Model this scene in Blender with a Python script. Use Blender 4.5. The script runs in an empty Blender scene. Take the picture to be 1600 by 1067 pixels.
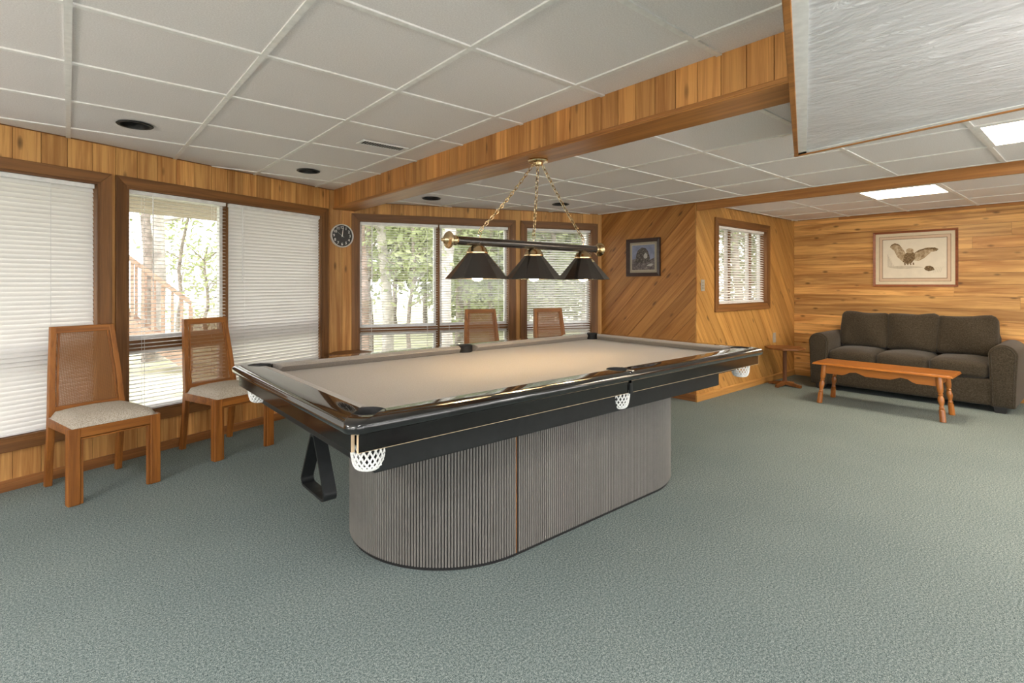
import bpy, bmesh, math, random
from mathutils import Matrix, Vector
random.seed(7)
SC = bpy.context.scene
COL = SC.collection
PI = math.pi
R = math.radians

# ------------------------------------------------------------------ camera, world, exposure
TH = R(49.44)                       # angle between the view axis and the room's X axis
FPX, HZ, EYE = 809.5, 442.6, 1.23   # focal length and horizon in px of the 1600x1067 frame, eye height
cam_d = bpy.data.cameras.new('camera'); cam = bpy.data.objects.new('camera', cam_d); COL.objects.link(cam)
cam.location = (0, 0, EYE); cam.rotation_euler = (PI/2, 0, TH - PI/2)
cam_d.sensor_width = 36; cam_d.lens = 36*FPX/1600; cam_d.shift_y = -(533.5 - HZ)/1600
cam_d.clip_start = 0.05; cam_d.clip_end = 200
SC.camera = cam
world = bpy.data.worlds.new('World'); SC.world = world; world.use_nodes = True
bg = world.node_tree.nodes['Background']
bg.inputs[0].default_value = (1.0, 0.985, 0.985, 1); bg.inputs[1].default_value = 1.65   # even overcast sky
SC.view_settings.view_transform = 'Standard'; SC.view_settings.look = 'None'
SC.view_settings.gamma = 1; SC.view_settings.use_curve_mapping = False
SC.view_settings.exposure = 1.5
TROFFER_W, BULB_W, FILL_W = 12.0, 26.0, 290.0

def ray(px, dep):
    """ground position seen in pixel column px at depth dep along the view axis"""
    lat = (px-800)/FPX*dep; s, c = math.sin(TH), math.cos(TH)
    return (lat*s+dep*c, -lat*c+dep*s)

# ------------------------------------------------------------------ materials
def mat(name):
    m = bpy.data.materials.new(name); m.use_nodes = True
    nt = m.node_tree; b = nt.nodes['Principled BSDF']
    return m, nt, b
def L(nt, a, b): nt.links.new(a, b)
def N(nt, t, **kw):
    n = nt.nodes.new(t)
    for k, v in kw.items():
        if hasattr(n, k): setattr(n, k, v)
    return n
def ramp(nt, stops):
    r = N(nt, 'ShaderNodeValToRGB'); e = r.color_ramp.elements
    while len(e) < len(stops): e.new(0.5)
    for el, (p, c) in zip(e, stops): el.position = p; el.color = (*c, 1) if len(c) == 3 else c
    return r
def plain(name, col, rough=0.5, metal=0.0, spec=0.5, coat=0.0, var=0.08, scale=30, bump=0.0):
    m, nt, b = mat(name)
    b.inputs['Roughness'].default_value = rough; b.inputs['Metallic'].default_value = metal
    b.inputs['Specular IOR Level'].default_value = spec; b.inputs['Coat Weight'].default_value = coat
    tc = N(nt, 'ShaderNodeTexCoord'); nz = N(nt, 'ShaderNodeTexNoise'); nz.inputs['Scale'].default_value = scale
    nz.inputs['Detail'].default_value = 4; L(nt, tc.outputs['Object'], nz.inputs['Vector'])
    lo = tuple(c*(1-var) for c in col); hi = tuple(min(1, c*(1+var)) for c in col)
    r = ramp(nt, [(0.3, lo), (0.7, hi)]); L(nt, nz.outputs['Fac'], r.inputs['Fac']); L(nt, r.outputs['Color'], b.inputs['Base Color'])
    if bump:
        bp = N(nt, 'ShaderNodeBump'); bp.inputs['Strength'].default_value = bump; bp.inputs['Distance'].default_value = 0.002
        L(nt, nz.outputs['Fac'], bp.inputs['Height']); L(nt, bp.outputs['Normal'], b.inputs['Normal'])
    return m
def wood(name, dark, light, axis='X', rough=0.38, knots=True, tone=0.22, coat=0.0, grain=13, kn=(3.0, 9.0, 0.15)):
    m, nt, b = mat(name)
    b.inputs['Roughness'].default_value = rough; b.inputs['Specular IOR Level'].default_value = 0.4
    b.inputs['Coat Weight'].default_value = coat; b.inputs['Coat Roughness'].default_value = 0.15
    tc = N(nt, 'ShaderNodeTexCoord'); oi = N(nt, 'ShaderNodeObjectInfo')
    off = N(nt, 'ShaderNodeVectorMath', operation='SCALE'); off.inputs[0].default_value = (17.3, 41.7, 29.1)
    L(nt, oi.outputs['Random'], off.inputs['Scale'])
    add = N(nt, 'ShaderNodeVectorMath', operation='ADD'); L(nt, tc.outputs['Object'], add.inputs[0]); L(nt, off.outputs[0], add.inputs[1])
    def scaled(a, c):
        v = {'X': (a, c, c), 'Y': (c, a, c), 'Z': (c, c, a)}[axis]
        k = N(nt, 'ShaderNodeVectorMath', operation='MULTIPLY'); k.inputs[1].default_value = v
        L(nt, add.outputs[0], k.inputs[0]); return k.outputs[0]
    n1 = N(nt, 'ShaderNodeTexNoise'); n1.inputs['Scale'].default_value = 1; n1.inputs['Detail'].default_value = 5
    n1.inputs['Roughness'].default_value = 0.6; n1.inputs['Distortion'].default_value = 0.9
    L(nt, scaled(1.1, grain*2), n1.inputs['Vector'])
    n2 = N(nt, 'ShaderNodeTexNoise'); n2.inputs['Scale'].default_value = 1; n2.inputs['Detail'].default_value = 3
    L(nt, scaled(5, 240), n2.inputs['Vector'])
    w = N(nt, 'ShaderNodeTexNoise'); w.inputs['Scale'].default_value = 1; w.inputs['Detail'].default_value = 1
    L(nt, scaled(0.9, grain*0.6), w.inputs['Vector'])
    mx = N(nt, 'ShaderNodeMath', operation='MULTIPLY_ADD'); mx.inputs[1].default_value = 0.3; L(nt, n2.outputs['Fac'], mx.inputs[0]); L(nt, n1.outputs['Fac'], mx.inputs[2])
    mx2 = N(nt, 'ShaderNodeMath', operation='MULTIPLY_ADD'); mx2.inputs[1].default_value = 0.45; L(nt, w.outputs['Fac'], mx2.inputs[0]); L(nt, mx.outputs[0], mx2.inputs[2])
    mid = tuple((a+c)/2 for a, c in zip(dark, light))
    r = ramp(nt, [(0.62, dark), (0.84, mid), (1.06 if False else 1.0, light)]); L(nt, mx2.outputs[0], r.inputs['Fac'])
    col = r.outputs['Color']
    if knots:
        v = N(nt, 'ShaderNodeTexVoronoi'); v.inputs['Scale'].default_value = 1; v.inputs['Randomness'].default_value = 1
        L(nt, scaled(kn[0], kn[1]), v.inputs['Vector'])
        kr = ramp(nt, [(0.0, (0.10,)*3), (kn[2]*0.5, (0.35,)*3), (kn[2], (1,)*3)]); L(nt, v.outputs['Distance'], kr.inputs['Fac'])
        km = N(nt, 'ShaderNodeMix', data_type='RGBA', blend_type='MULTIPLY'); km.inputs[0].default_value = 0.8
        L(nt, col, km.inputs[6]); L(nt, kr.outputs['Color'], km.inputs[7]); col = km.outputs[2]
    if tone:
        mr = N(nt, 'ShaderNodeMapRange'); mr.inputs['To Min'].default_value = 1-tone; mr.inputs['To Max'].default_value = 1+tone*0.7
        L(nt, oi.outputs['Random'], mr.inputs['Value'])
        tm = N(nt, 'ShaderNodeVectorMath', operation='SCALE'); L(nt, col, tm.inputs[0]); L(nt, mr.outputs[0], tm.inputs['Scale']); col = tm.outputs[0]
    L(nt, col, b.inputs['Base Color'])
    bp = N(nt, 'ShaderNodeBump'); bp.inputs['Strength'].default_value = 0.12; bp.inputs['Distance'].default_value = 0.002
    L(nt, mx2.outputs[0], bp.inputs['Height']); L(nt, bp.outputs['Normal'], b.inputs['Normal'])
    return m
def emit(name, col, strength):
    m, nt, b = mat(name)
    b.inputs['Base Color'].default_value = (*col, 1)
    b.inputs['Emission Color'].default_value = (*col, 1); b.inputs['Emission Strength'].default_value = strength
    return m

M = {}
M['pine_wall'] = wood('knotty_pine_boards', (0.38, 0.150, 0.036), (0.70, 0.38, 0.125), rough=0.55)
M['pine_diag'] = wood('amber_pine_boards', (0.28, 0.100, 0.018), (0.48, 0.215, 0.054), tone=0.12, rough=0.45)
M['pine_alcove'] = wood('honey_pine_boards', (0.34, 0.155, 0.034), (0.56, 0.30, 0.088), tone=0.12, rough=0.45)
M['cedar'] = wood('cedar_boards', (0.31, 0.118, 0.026), (0.78, 0.45, 0.155), tone=0.34, grain=9, kn=(4.2, 10.0, 0.17))
M['beam'] = wood('beam_boards', (0.33, 0.122, 0.028), (0.62, 0.30, 0.092), tone=0.22, rough=0.5)
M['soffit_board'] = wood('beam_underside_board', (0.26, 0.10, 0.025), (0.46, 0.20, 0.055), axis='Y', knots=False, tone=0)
M['casing'] = wood('brown_window_casing', (0.105, 0.042, 0.012), (0.235, 0.102, 0.029), knots=False, tone=0.12, rough=0.5)
M['casing_v'] = wood('brown_window_casing_upright', (0.105, 0.042, 0.012), (0.235, 0.102, 0.029), axis='Y', knots=False, tone=0.12, rough=0.5)
M['base_trim'] = wood('brown_base_trim', (0.17, 0.065, 0.02), (0.33, 0.14, 0.045), knots=False, tone=0.05)
M['base_honey'] = wood('honey_base_trim', (0.36, 0.16, 0.036), (0.56, 0.30, 0.09), knots=True, tone=0.05)
M['chair_z'] = wood('chair_wood_upright', (0.15, 0.046, 0.007), (0.34, 0.122, 0.020), axis='Z', knots=False, tone=0.05, rough=0.5)
M['chair_x'] = wood('chair_wood_cross', (0.15, 0.046, 0.007), (0.34, 0.122, 0.020), axis='X', knots=False, tone=0.05, rough=0.5)
M['bench_y'] = wood('bench_wood', (0.27, 0.08, 0.011), (0.46, 0.165, 0.026), axis='Y', knots=False, tone=0, coat=0.5, rough=0.3)
M['bench_z'] = wood('bench_leg_wood', (0.22, 0.064, 0.010), (0.42, 0.148, 0.024), axis='Z', knots=False, tone=0.05, coat=0.5, rough=0.3)
M['walnut_x'] = wood('side_table_wood', (0.10, 0.036, 0.009), (0.23, 0.09, 0.023), axis='X', knots=False, tone=0.05, rough=0.5)
M['walnut_z'] = wood('side_table_column_wood', (0.07, 0.024, 0.008), (0.16, 0.06, 0.018), axis='Z', knots=False, tone=0.05, rough=0.5)
M['frame_red'] = wood('reddish_picture_frame', (0.17, 0.045, 0.018), (0.30, 0.10, 0.04), knots=False, tone=0)
M['frame_dark'] = wood('dark_picture_frame', (0.022, 0.011, 0.009), (0.06, 0.03, 0.022), knots=False, tone=0)
M['white'] = plain('white_paint', (0.80, 0.80, 0.79), 0.5)
M['drywall'] = plain('off_white_drywall', (0.78, 0.77, 0.74), 0.8)
M['sash'] = plain('white_sash', (0.72, 0.73, 0.73), 0.4)
M['blind_rail'] = plain('white_blind_rail', (0.82, 0.82, 0.81), 0.4)
M['cord'] = plain('white_cord', (0.85, 0.85, 0.85), 0.6)
M['gridbar'] = plain('grey_white_ceiling_grid', (0.80, 0.79, 0.77), 0.35)
M['black_gloss'] = plain('black_gloss_laminate', (0.008, 0.008, 0.0085), 0.06, spec=0.55, coat=0.6, var=0.2)
M['black_apron'] = plain('black_gloss_apron', (0.006, 0.0052, 0.005), 0.09, spec=0.4, coat=0.05, var=0.2)
M['black_matte'] = plain('black_satin_frame', (0.012, 0.0135, 0.014), 0.5, spec=0.25, var=0.15)
M['black_deep'] = plain('black_lining', (0.006, 0.006, 0.006), 0.6)
M['black_paint'] = plain('black_baffle', (0.010, 0.010, 0.010), 0.5)
M['edge_tan'] = plain('raw_tan_edge', (0.62, 0.47, 0.30), 0.6)
M['slat_grey'] = plain('grey_tambour_slats', (0.175, 0.164, 0.150), 0.45, var=0.05)
M['net'] = plain('white_net_cord', (0.86, 0.86, 0.84), 0.7)
M['brass'] = plain('polished_brass', (0.62, 0.47, 0.27), 0.2, metal=1.0, var=0.05)
M['chrome'] = plain('polished_metal', (0.7, 0.68, 0.66), 0.2, metal=1.0)
M['shade'] = plain('dark_bronze_shade', (0.020, 0.016, 0.014), 0.18, metal=0.0, coat=0.4, spec=0.6)
M['shade_in'] = plain('pale_shade_lining', (0.78, 0.70, 0.55), 0.5)
M['bar'] = plain('dark_bronze_bar', (0.03, 0.021, 0.017), 0.16, coat=0.5)
M['sofa'] = None
M['steel'] = plain('grey_switch_plate', (0.40, 0.37, 0.32), 0.4)
M['rubber'] = plain('black_plastic_foot', (0.012, 0.012, 0.013), 0.5)
M['concrete'] = plain('pale_bounce_concrete', (0.60, 0.58, 0.54), 0.9, var=0.15, scale=6)
M['bark'] = plain('grey_brown_bark', (0.30, 0.26, 0.23), 0.9, var=0.45, scale=9)
M['bark_red'] = plain('reddish_bark', (0.36, 0.27, 0.23), 0.9, var=0.4, scale=9)
M['bark_white'] = plain('pale_birch_bark', (0.55, 0.52, 0.49), 0.8, var=0.35, scale=7)
M['deckwood'] = plain('weathered_deck_wood', (0.40, 0.28, 0.21), 0.8, var=0.25, scale=10)
M['eave'] = plain('weathered_eave_boards', (0.36, 0.31, 0.28), 0.8, var=0.2, scale=8)
M['hand_white'] = plain('white_clock_print', (0.85, 0.84, 0.80), 0.5)
M['hand_grey'] = plain('grey_clock_hand', (0.28, 0.30, 0.27), 0.5)
M['clockrim'] = plain('pale_clock_rim', (0.78, 0.75, 0.70), 0.35)
M['clockface'] = plain('black_clock_face', (0.016, 0.013, 0.011), 0.4)
M['tube'] = emit('lit_troffer_lens', (1.0, 0.82, 0.60), TROFFER_W)
M['fill_tube'] = emit('neutral_fill_panel_lens', (1.0, 0.97, 0.93), TROFFER_W)  # lens glow used only on the added unseen panels
M['bulb'] = emit('lit_warm_bulb', (1.0, 0.80, 0.52), BULB_W)

def blind_mat(name, col, trans):
    m, nt, b = mat(name); out = nt.nodes['Material Output']
    b.inputs['Base Color'].default_value = (*col, 1); b.inputs['Roughness'].default_value = 0.45
    t = N(nt, 'ShaderNodeBsdfTranslucent'); t.inputs[0].default_value = (*col, 1)
    x = N(nt, 'ShaderNodeMixShader'); x.inputs[0].default_value = trans
    L(nt, b.outputs[0], x.inputs[1]); L(nt, t.outputs[0], x.inputs[2]); L(nt, x.outputs[0], out.inputs[0])
    return m
M['slat'] = blind_mat('white_blind_slat', (0.84, 0.83, 0.81), 0.10)
def leaf_mat(name, lo, hi):
    m, nt, b = mat(name); out = nt.nodes['Material Output']
    tc = N(nt, 'ShaderNodeTexCoord'); nz = N(nt, 'ShaderNodeTexNoise'); nz.inputs['Scale'].default_value = 3.0; nz.inputs['Detail'].default_value = 4
    L(nt, tc.outputs['Object'], nz.inputs['Vector']); r = ramp(nt, [(0.35, lo), (0.65, hi)]); L(nt, nz.outputs['Fac'], r.inputs['Fac'])
    L(nt, r.outputs['Color'], b.inputs['Base Color']); b.inputs['Roughness'].default_value = 0.6
    t = N(nt, 'ShaderNodeBsdfTranslucent'); L(nt, r.outputs['Color'], t.inputs[0])
    x = N(nt, 'ShaderNodeMixShader'); x.inputs[0].default_value = 0.5
    L(nt, b.outputs[0], x.inputs[1]); L(nt, t.outputs[0], x.inputs[2]); L(nt, x.outputs[0], out.inputs[0])
    return m
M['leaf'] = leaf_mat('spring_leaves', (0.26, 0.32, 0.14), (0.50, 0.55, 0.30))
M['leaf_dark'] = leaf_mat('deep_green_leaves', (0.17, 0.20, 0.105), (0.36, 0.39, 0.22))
def glass_mat():
    m, nt, b = mat('window_glass'); out = nt.nodes['Material Output']; nt.nodes.remove(b)
    t = N(nt, 'ShaderNodeBsdfTransparent'); g = N(nt, 'ShaderNodeBsdfGlossy'); g.inputs['Roughness'].default_value = 0.0
    lw = N(nt, 'ShaderNodeLayerWeight'); lw.inputs['Blend'].default_value = 0.5
    pw5 = N(nt, 'ShaderNodeMath', operation='POWER'); pw5.inputs[1].default_value = 5.0; L(nt, lw.outputs['Facing'], pw5.inputs[0])
    f = N(nt, 'ShaderNodeMath', operation='MULTIPLY_ADD'); f.inputs[1].default_value = 0.5; f.inputs[2].default_value = 0.03; L(nt, pw5.outputs[0], f.inputs[0])
    x = N(nt, 'ShaderNodeMixShader'); L(nt, f.outputs[0], x.inputs[0]); L(nt, t.outputs[0], x.inputs[1]); L(nt, g.outputs[0], x.inputs[2])
    L(nt, x.outputs[0], out.inputs[0]); return m
M['glass'] = glass_mat()
def carpet_mat():
    m, nt, b = mat('teal_grey_carpet')
    tc = N(nt, 'ShaderNodeTexCoord')
    a = N(nt, 'ShaderNodeTexNoise'); a.inputs['Scale'].default_value = 300; a.inputs['Detail'].default_value = 2; a.inputs['Roughness'].default_value = 0.7
    c = N(nt, 'ShaderNodeTexNoise'); c.inputs['Scale'].default_value = 120; c.inputs['Detail'].default_value = 3
    g = N(nt, 'ShaderNodeTexNoise'); g.inputs['Scale'].default_value = 1.6; g.inputs['Detail'].default_value = 3
    for n in (a, c, g): L(nt, tc.outputs['Object'], n.inputs['Vector'])
    s = N(nt, 'ShaderNodeMath', operation='MULTIPLY_ADD'); s.inputs[1].default_value = 0.5; L(nt, c.outputs['Fac'], s.inputs[0]); L(nt, a.outputs['Fac'], s.inputs[2])
    r = ramp(nt, [(0.55, (0.040, 0.054, 0.057)), (0.74, (0.148, 0.194, 0.194)), (0.93, (0.38, 0.42, 0.405))]); L(nt, s.outputs[0], r.inputs['Fac'])
    gr = ramp(nt, [(0.3, (0.93, 0.94, 0.94)), (0.7, (1.04, 1.03, 1.02))]); L(nt, g.outputs['Fac'], gr.inputs['Fac'])
    k = N(nt, 'ShaderNodeMix', data_type='RGBA', blend_type='MULTIPLY'); k.inputs[0].default_value = 1
    L(nt, r.outputs['Color'], k.inputs[6]); L(nt, gr.outputs['Color'], k.inputs[7]); L(nt, k.outputs[2], b.inputs['Base Color'])
    b.inputs['Roughness'].default_value = 0.95; b.inputs['Specular IOR Level'].default_value = 0.1
    bp = N(nt, 'ShaderNodeBump'); bp.inputs['Strength'].default_value = 0.12; bp.inputs['Distance'].default_value = 0.002
    L(nt, s.outputs[0], bp.inputs['Height']); L(nt, bp.outputs['Normal'], b.inputs['Normal'])
    return m
M['carpet'] = carpet_mat()
def speck(name, lo, mid, hi, scale, rough=0.9, bump=0.3, dist=0.003, sheen=0.0):
    m, nt, b = mat(name)
    tc = N(nt, 'ShaderNodeTexCoord'); a = N(nt, 'ShaderNodeTexNoise'); a.inputs['Scale'].default_value = scale; a.inputs['Detail'].default_value = 4; a.inputs['Roughness'].default_value = 0.7
    L(nt, tc.outputs['Object'], a.inputs['Vector'])
    r = ramp(nt, [(0.32, lo), (0.5, mid), (0.68, hi)]); L(nt, a.outputs['Fac'], r.inputs['Fac']); L(nt, r.outputs['Color'], b.inputs['Base Color'])
    b.inputs['Roughness'].default_value = rough; b.inputs['Specular IOR Level'].default_value = 0.15; b.inputs['Sheen Weight'].default_value = sheen
    bp = N(nt, 'ShaderNodeBump'); bp.inputs['Strength'].default_value = bump; bp.inputs['Distance'].default_value = dist
    L(nt, a.outputs['Fac'], bp.inputs['Height']); L(nt, bp.outputs['Normal'], b.inputs['Normal'])
    return m
M['tile'] = speck('fissured_ceiling_tile', (0.71, 0.67, 0.66), (0.79, 0.755, 0.745), (0.87, 0.84, 0.83), 170, 0.95, 0.25, 0.003)
M['felt'] = speck('taupe_felt', (0.205, 0.180, 0.158), (0.240, 0.212, 0.186), (0.275, 0.245, 0.216), 160, 0.95, 0.05, sheen=0.2)
M['seat'] = speck('speckled_oat_fabric', (0.22, 0.18, 0.13), (0.44, 0.395, 0.33), (0.62, 0.57, 0.50), 190, 0.95, 0.3)
M['sofa'] = speck('charcoal_brown_chenille', (0.022, 0.017, 0.011), (0.043, 0.034, 0.022), (0.074, 0.059, 0.040), 110, 0.95, 0.4, sheen=0.15)
M['ground'] = speck('pale_grass', (0.34, 0.36, 0.20), (0.50, 0.50, 0.34), (0.62, 0.60, 0.46), 2.5, 0.95, 0.1)
M['mat_cream'] = plain('cream_picture_mat', (0.66, 0.58, 0.43), 0.8, var=0.03)
M['mat_pink'] = plain('blush_picture_mat', (0.62, 0.47, 0.34), 0.8, var=0.03)
M['mat_line'] = plain('brown_mat_line', (0.12, 0.05, 0.025), 0.8)
M['paper'] = plain('ivory_print_paper', (0.70, 0.65, 0.54), 0.8, var=0.04, scale=12)
M['ink_tan'] = speck('tan_feather_print', (0.22, 0.15, 0.08), (0.40, 0.31, 0.20), (0.60, 0.52, 0.38), 55, 0.8, 0)
M['ink_brown'] = speck('brown_feather_print', (0.07, 0.045, 0.025), (0.17, 0.115, 0.06), (0.40, 0.31, 0.19), 90, 0.8, 0)
M['ink_pale'] = plain('pale_wash_print', (0.52, 0.47, 0.37), 0.8, var=0.12)
M['mat_grey'] = plain('grey_beige_mat', (0.36, 0.31, 0.23), 0.8, var=0.05)
M['p_sky'] = plain('painted_blue_sky', (0.22, 0.24, 0.34), 0.7, var=0.25, scale=14)
M['p_rock'] = speck('painted_dark_rock', (0.03, 0.025, 0.022), (0.10, 0.085, 0.075), (0.25, 0.22, 0.19), 60, 0.7, 0)
M['p_white'] = plain('painted_pale_opening', (0.45, 0.42, 0.38), 0.7)
M['p_ground'] = speck('painted_grey_ground', (0.06, 0.05, 0.05), (0.15, 0.125, 0.12), (0.34, 0.29, 0.27), 45, 0.7, 0)
def cane_mat():
    m, nt, b = mat('woven_cane'); out = nt.nodes['Material Output']
    tc = N(nt, 'ShaderNodeTexCoord')
    def wave(axis):
        w = N(nt, 'ShaderNodeTexWave', wave_type='BANDS', bands_direction=axis, wave_profile='SIN'); w.inputs['Scale'].default_value = 62
        L(nt, tc.outputs['Object'], w.inputs['Vector']); return w.outputs['Fac']
    mul = N(nt, 'ShaderNodeMath', operation='MULTIPLY'); L(nt, wave('X'), mul.inputs[0]); L(nt, wave('Z'), mul.inputs[1])
    th = N(nt, 'ShaderNodeMath', operation='GREATER_THAN'); th.inputs[1].default_value = 0.42; L(nt, mul.outputs[0], th.inputs[0])
    r = ramp(nt, [(0.0, (0.29, 0.122, 0.030)), (0.35, (0.17, 0.066, 0.016))]); L(nt, mul.outputs[0], r.inputs['Fac']); L(nt, r.outputs['Color'], b.inputs['Base Color'])
    b.inputs['Roughness'].default_value = 0.6
    t = N(nt, 'ShaderNodeBsdfTransparent'); x = N(nt, 'ShaderNodeMixShader')
    L(nt, th.outputs[0], x.inputs[0]); L(nt, b.outputs[0], x.inputs[1]); L(nt, t.outputs[0], x.inputs[2]); L(nt, x.outputs[0], out.inputs[0])
    return m
M['cane'] = cane_mat()
def swirl_mat():
    m, nt, b = mat('swirled_white_plaster')
    tc = N(nt, 'ShaderNodeTexCoord'); mp = N(nt, 'ShaderNodeMapping'); mp.inputs['Rotation'].default_value = (0, 0, R(12)); mp.inputs['Scale'].default_value = (26, 7, 9)
    L(nt, tc.outputs['Object'], mp.inputs['Vector'])
    nz = N(nt, 'ShaderNodeTexNoise'); nz.inputs['Scale'].default_value = 0.85; nz.inputs['Detail'].default_value = 8; nz.inputs['Roughness'].default_value = 0.62; nz.inputs['Distortion'].default_value = 2.6
    L(nt, mp.outputs[0], nz.inputs['Vector'])
    b.inputs['Base Color'].default_value = (0.90, 0.92, 0.96, 1); b.inputs['Roughness'].default_value = 0.28; b.inputs['Specular IOR Level'].default_value = 0.55
    bp = N(nt, 'ShaderNodeBump'); bp.inputs['Strength'].default_value = 1.0; bp.inputs['Distance'].default_value = 0.035
    L(nt, nz.outputs['Fac'], bp.inputs['Height']); L(nt, bp.outputs['Normal'], b.inputs['Normal'])
    return m
M['swirl'] = swirl_mat()

# ------------------------------------------------------------------ geometry helpers
class G:
    """collects vertices and faces of one mesh"""
    def __init__(s): s.v = []; s.f = []
    def add(s, vs, fs):
        o = len(s.v); s.v += [tuple(p) for p in vs]; s.f += [tuple(i+o for i in f) for f in fs]; return s
    def box(s, x0, x1, y0, y1, z0, z1):
        return s.add([(x0, y0, z0), (x1, y0, z0), (x1, y1, z0), (x0, y1, z0), (x0, y0, z1), (x1, y0, z1), (x1, y1, z1), (x0, y1, z1)],
                     [(0, 3, 2, 1), (4, 5, 6, 7), (0, 1, 5, 4), (1, 2, 6, 5), (2, 3, 7, 6), (3, 0, 4, 7)])
    def hexa(s, b4, t4):
        return s.add(list(b4)+list(t4), [(0, 3, 2, 1), (4, 5, 6, 7), (0, 1, 5, 4), (1, 2, 6, 5), (2, 3, 7, 6), (3, 0, 4, 7)])
    def prism(s, poly, z0, z1, fn=None):
        n = len(poly); fn = fn or (lambda x, y, z: (x, y, z))
        s.add([fn(x, y, z0) for x, y in poly]+[fn(x, y, z1) for x, y in poly],
              [tuple(range(n-1, -1, -1)), tuple(range(n, 2*n))]+[(i, (i+1) % n, n+(i+1) % n, n+i) for i in range(n)])
        return s
    def tube(s, pts, rad, n=10, closed=False, caps=True):
        pts = [Vector(p) for p in pts]; m = len(pts)
        rad = [rad]*m if not hasattr(rad, '__len__') else rad
        o = len(s.v); up = None
        for i, p in enumerate(pts):
            a = pts[(i-1) % m] if closed or i else p; b = pts[(i+1) % m] if closed or i < m-1 else p
            t = (b-a).normalized()
            if up is None or abs(up.dot(t)) > 0.99: up = Vector((0, 0, 1)) if abs(t.z) < 0.9 else Vector((1, 0, 0))
            x = up.cross(t).normalized(); y = t.cross(x); up = y
            s.v += [tuple(p+(x*math.cos(k*2*PI/n)+y*math.sin(k*2*PI/n))*rad[i]) for k in range(n)]
        for i in range(m if closed else m-1):
            j = (i+1) % m
            s.f += [(o+i*n+k, o+i*n+(k+1) % n, o+j*n+(k+1) % n, o+j*n+k) for k in range(n)]
        if caps and not closed:
            s.f += [tuple(o+k for k in range(n-1, -1, -1)), tuple(o+(m-1)*n+k for k in range(n))]
        return s
    def lathe(s, prof, n=24, c=(0, 0), caps=True, fn=None):
        o = len(s.v); fn = fn or (lambda x, y, z: (x, y, z))
        for r, z in prof:
            s.v += [fn(c[0]+r*math.cos(2*PI*k/n), c[1]+r*math.sin(2*PI*k/n), z) for k in range(n)]
        m = len(prof)
        for i in range(m-1):
            s.f += [(o+i*n+k, o+i*n+(k+1) % n, o+(i+1)*n+(k+1) % n, o+(i+1)*n+k) for k in range(n)]
        if caps: s.f += [tuple(o+k for k in range(n-1, -1, -1)), tuple(o+(m-1)*n+k for k in range(n))]
        return s
    def mesh(s, name, smooth=None, bevel=0.0, seg=2):
        me = bpy.data.meshes.new(name); me.from_pydata(s.v, [], s.f)
        bm = bmesh.new(); bm.from_mesh(me)
        if bevel:
            bmesh.ops.bevel(bm, geom=[e for e in bm.edges if len(e.link_faces) == 2 and e.calc_face_angle(0) > 0.5], offset=bevel, segments=seg, affect='EDGES', profile=0.5, clamp_overlap=True)
        bmesh.ops.recalc_face_normals(bm, faces=bm.faces); bm.to_mesh(me); bm.free()
        if smooth:
            me.shade_smooth()
            me.set_sharp_from_angle(angle=R(smooth))
        return me
def link(name, me, m=None, parent=None, mx=None):
    o = bpy.data.objects.new(name, me); COL.objects.link(o)
    if m is not None and not me.materials: me.materials.append(M[m] if isinstance(m, str) else m)
    if parent is not None: o.parent = parent
    if mx is not None: o.matrix_basis = mx
    return o
def obj(name, g, m, parent=None, mx=None, smooth=None, bevel=0.0, seg=2):
    return link(name, g.mesh(name, smooth, bevel, seg), m, parent, mx)
def tag(o, label, cat, group=None):
    o['label'] = label; o['category'] = cat
    if group: o['group'] = group
    return o
def thing(name, label, cat, mx=None, group=None):
    o = bpy.data.objects.new(name, None); COL.objects.link(o); o.empty_display_size = 0.1
    if mx is not None: o.matrix_basis = mx
    return tag(o, label, cat, group)
def structure(name, g=None, m=None, mx=None, **kw):
    if g is None:
        o = bpy.data.objects.new(name, None); COL.objects.link(o)
        if mx is not None: o.matrix_basis = mx
    else: o = obj(name, g, m, None, mx, **kw)
    o['kind'] = 'structure'; return o
def copy_tree(o, parent=None):
    c = o.copy(); COL.objects.link(c); c.parent = parent
    for ch in list(o.children): copy_tree(ch, c)
    return c
def at(x, y, z=0, rz=0): return Matrix.Translation((x, y, z)) @ Matrix.Rotation(rz, 4, 'Z')

# polygons in the plane
def clip(poly, nx, ny, d):
    """keep the part where nx*x+ny*y <= d"""
    out = []
    for i in range(len(poly)):
        a, b = poly[i], poly[(i+1) % len(poly)]
        fa, fb = nx*a[0]+ny*a[1]-d, nx*b[0]+ny*b[1]-d
        if fa <= 0: out.append(a)
        if (fa < 0 < fb) or (fb < 0 < fa):
            t = fa/(fa-fb); out.append((a[0]+(b[0]-a[0])*t, a[1]+(b[1]-a[1])*t))
    return out
def area(p): return abs(sum(p[i][0]*p[(i+1) % len(p)][1]-p[(i+1) % len(p)][0]*p[i][1] for i in range(len(p))))/2 if len(p) > 2 else 0
def ccw(p):
    return p if sum(p[i][0]*p[(i+1) % len(p)][1]-p[(i+1) % len(p)][0]*p[i][1] for i in range(len(p))) > 0 else p[::-1]
def edges(poly):
    poly = ccw(poly)
    for i in range(len(poly)):
        a, b = poly[i], poly[(i+1) % len(poly)]
        nx, ny = b[1]-a[1], a[0]-b[0]; l = math.hypot(nx, ny)
        yield nx/l, ny/l, (nx*a[0]+ny*a[1])/l
def inter(p, q):
    for nx, ny, d in edges(q):
        p = clip(p, nx, ny, d)
        if len(p) < 3: return []
    return p
def subtract(ps, hole):
    out = []
    for p in ps:
        if area(inter(p, hole)) < 1e-7: out.append(p); continue
        for nx, ny, d in edges(hole):
            q = clip(p, -nx, -ny, -d)
            if len(q) > 2 and area(q) > 1e-6: out.append(q)
            p = clip(p, nx, ny, d)
            if len(p) < 3: break
    return out
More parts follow.
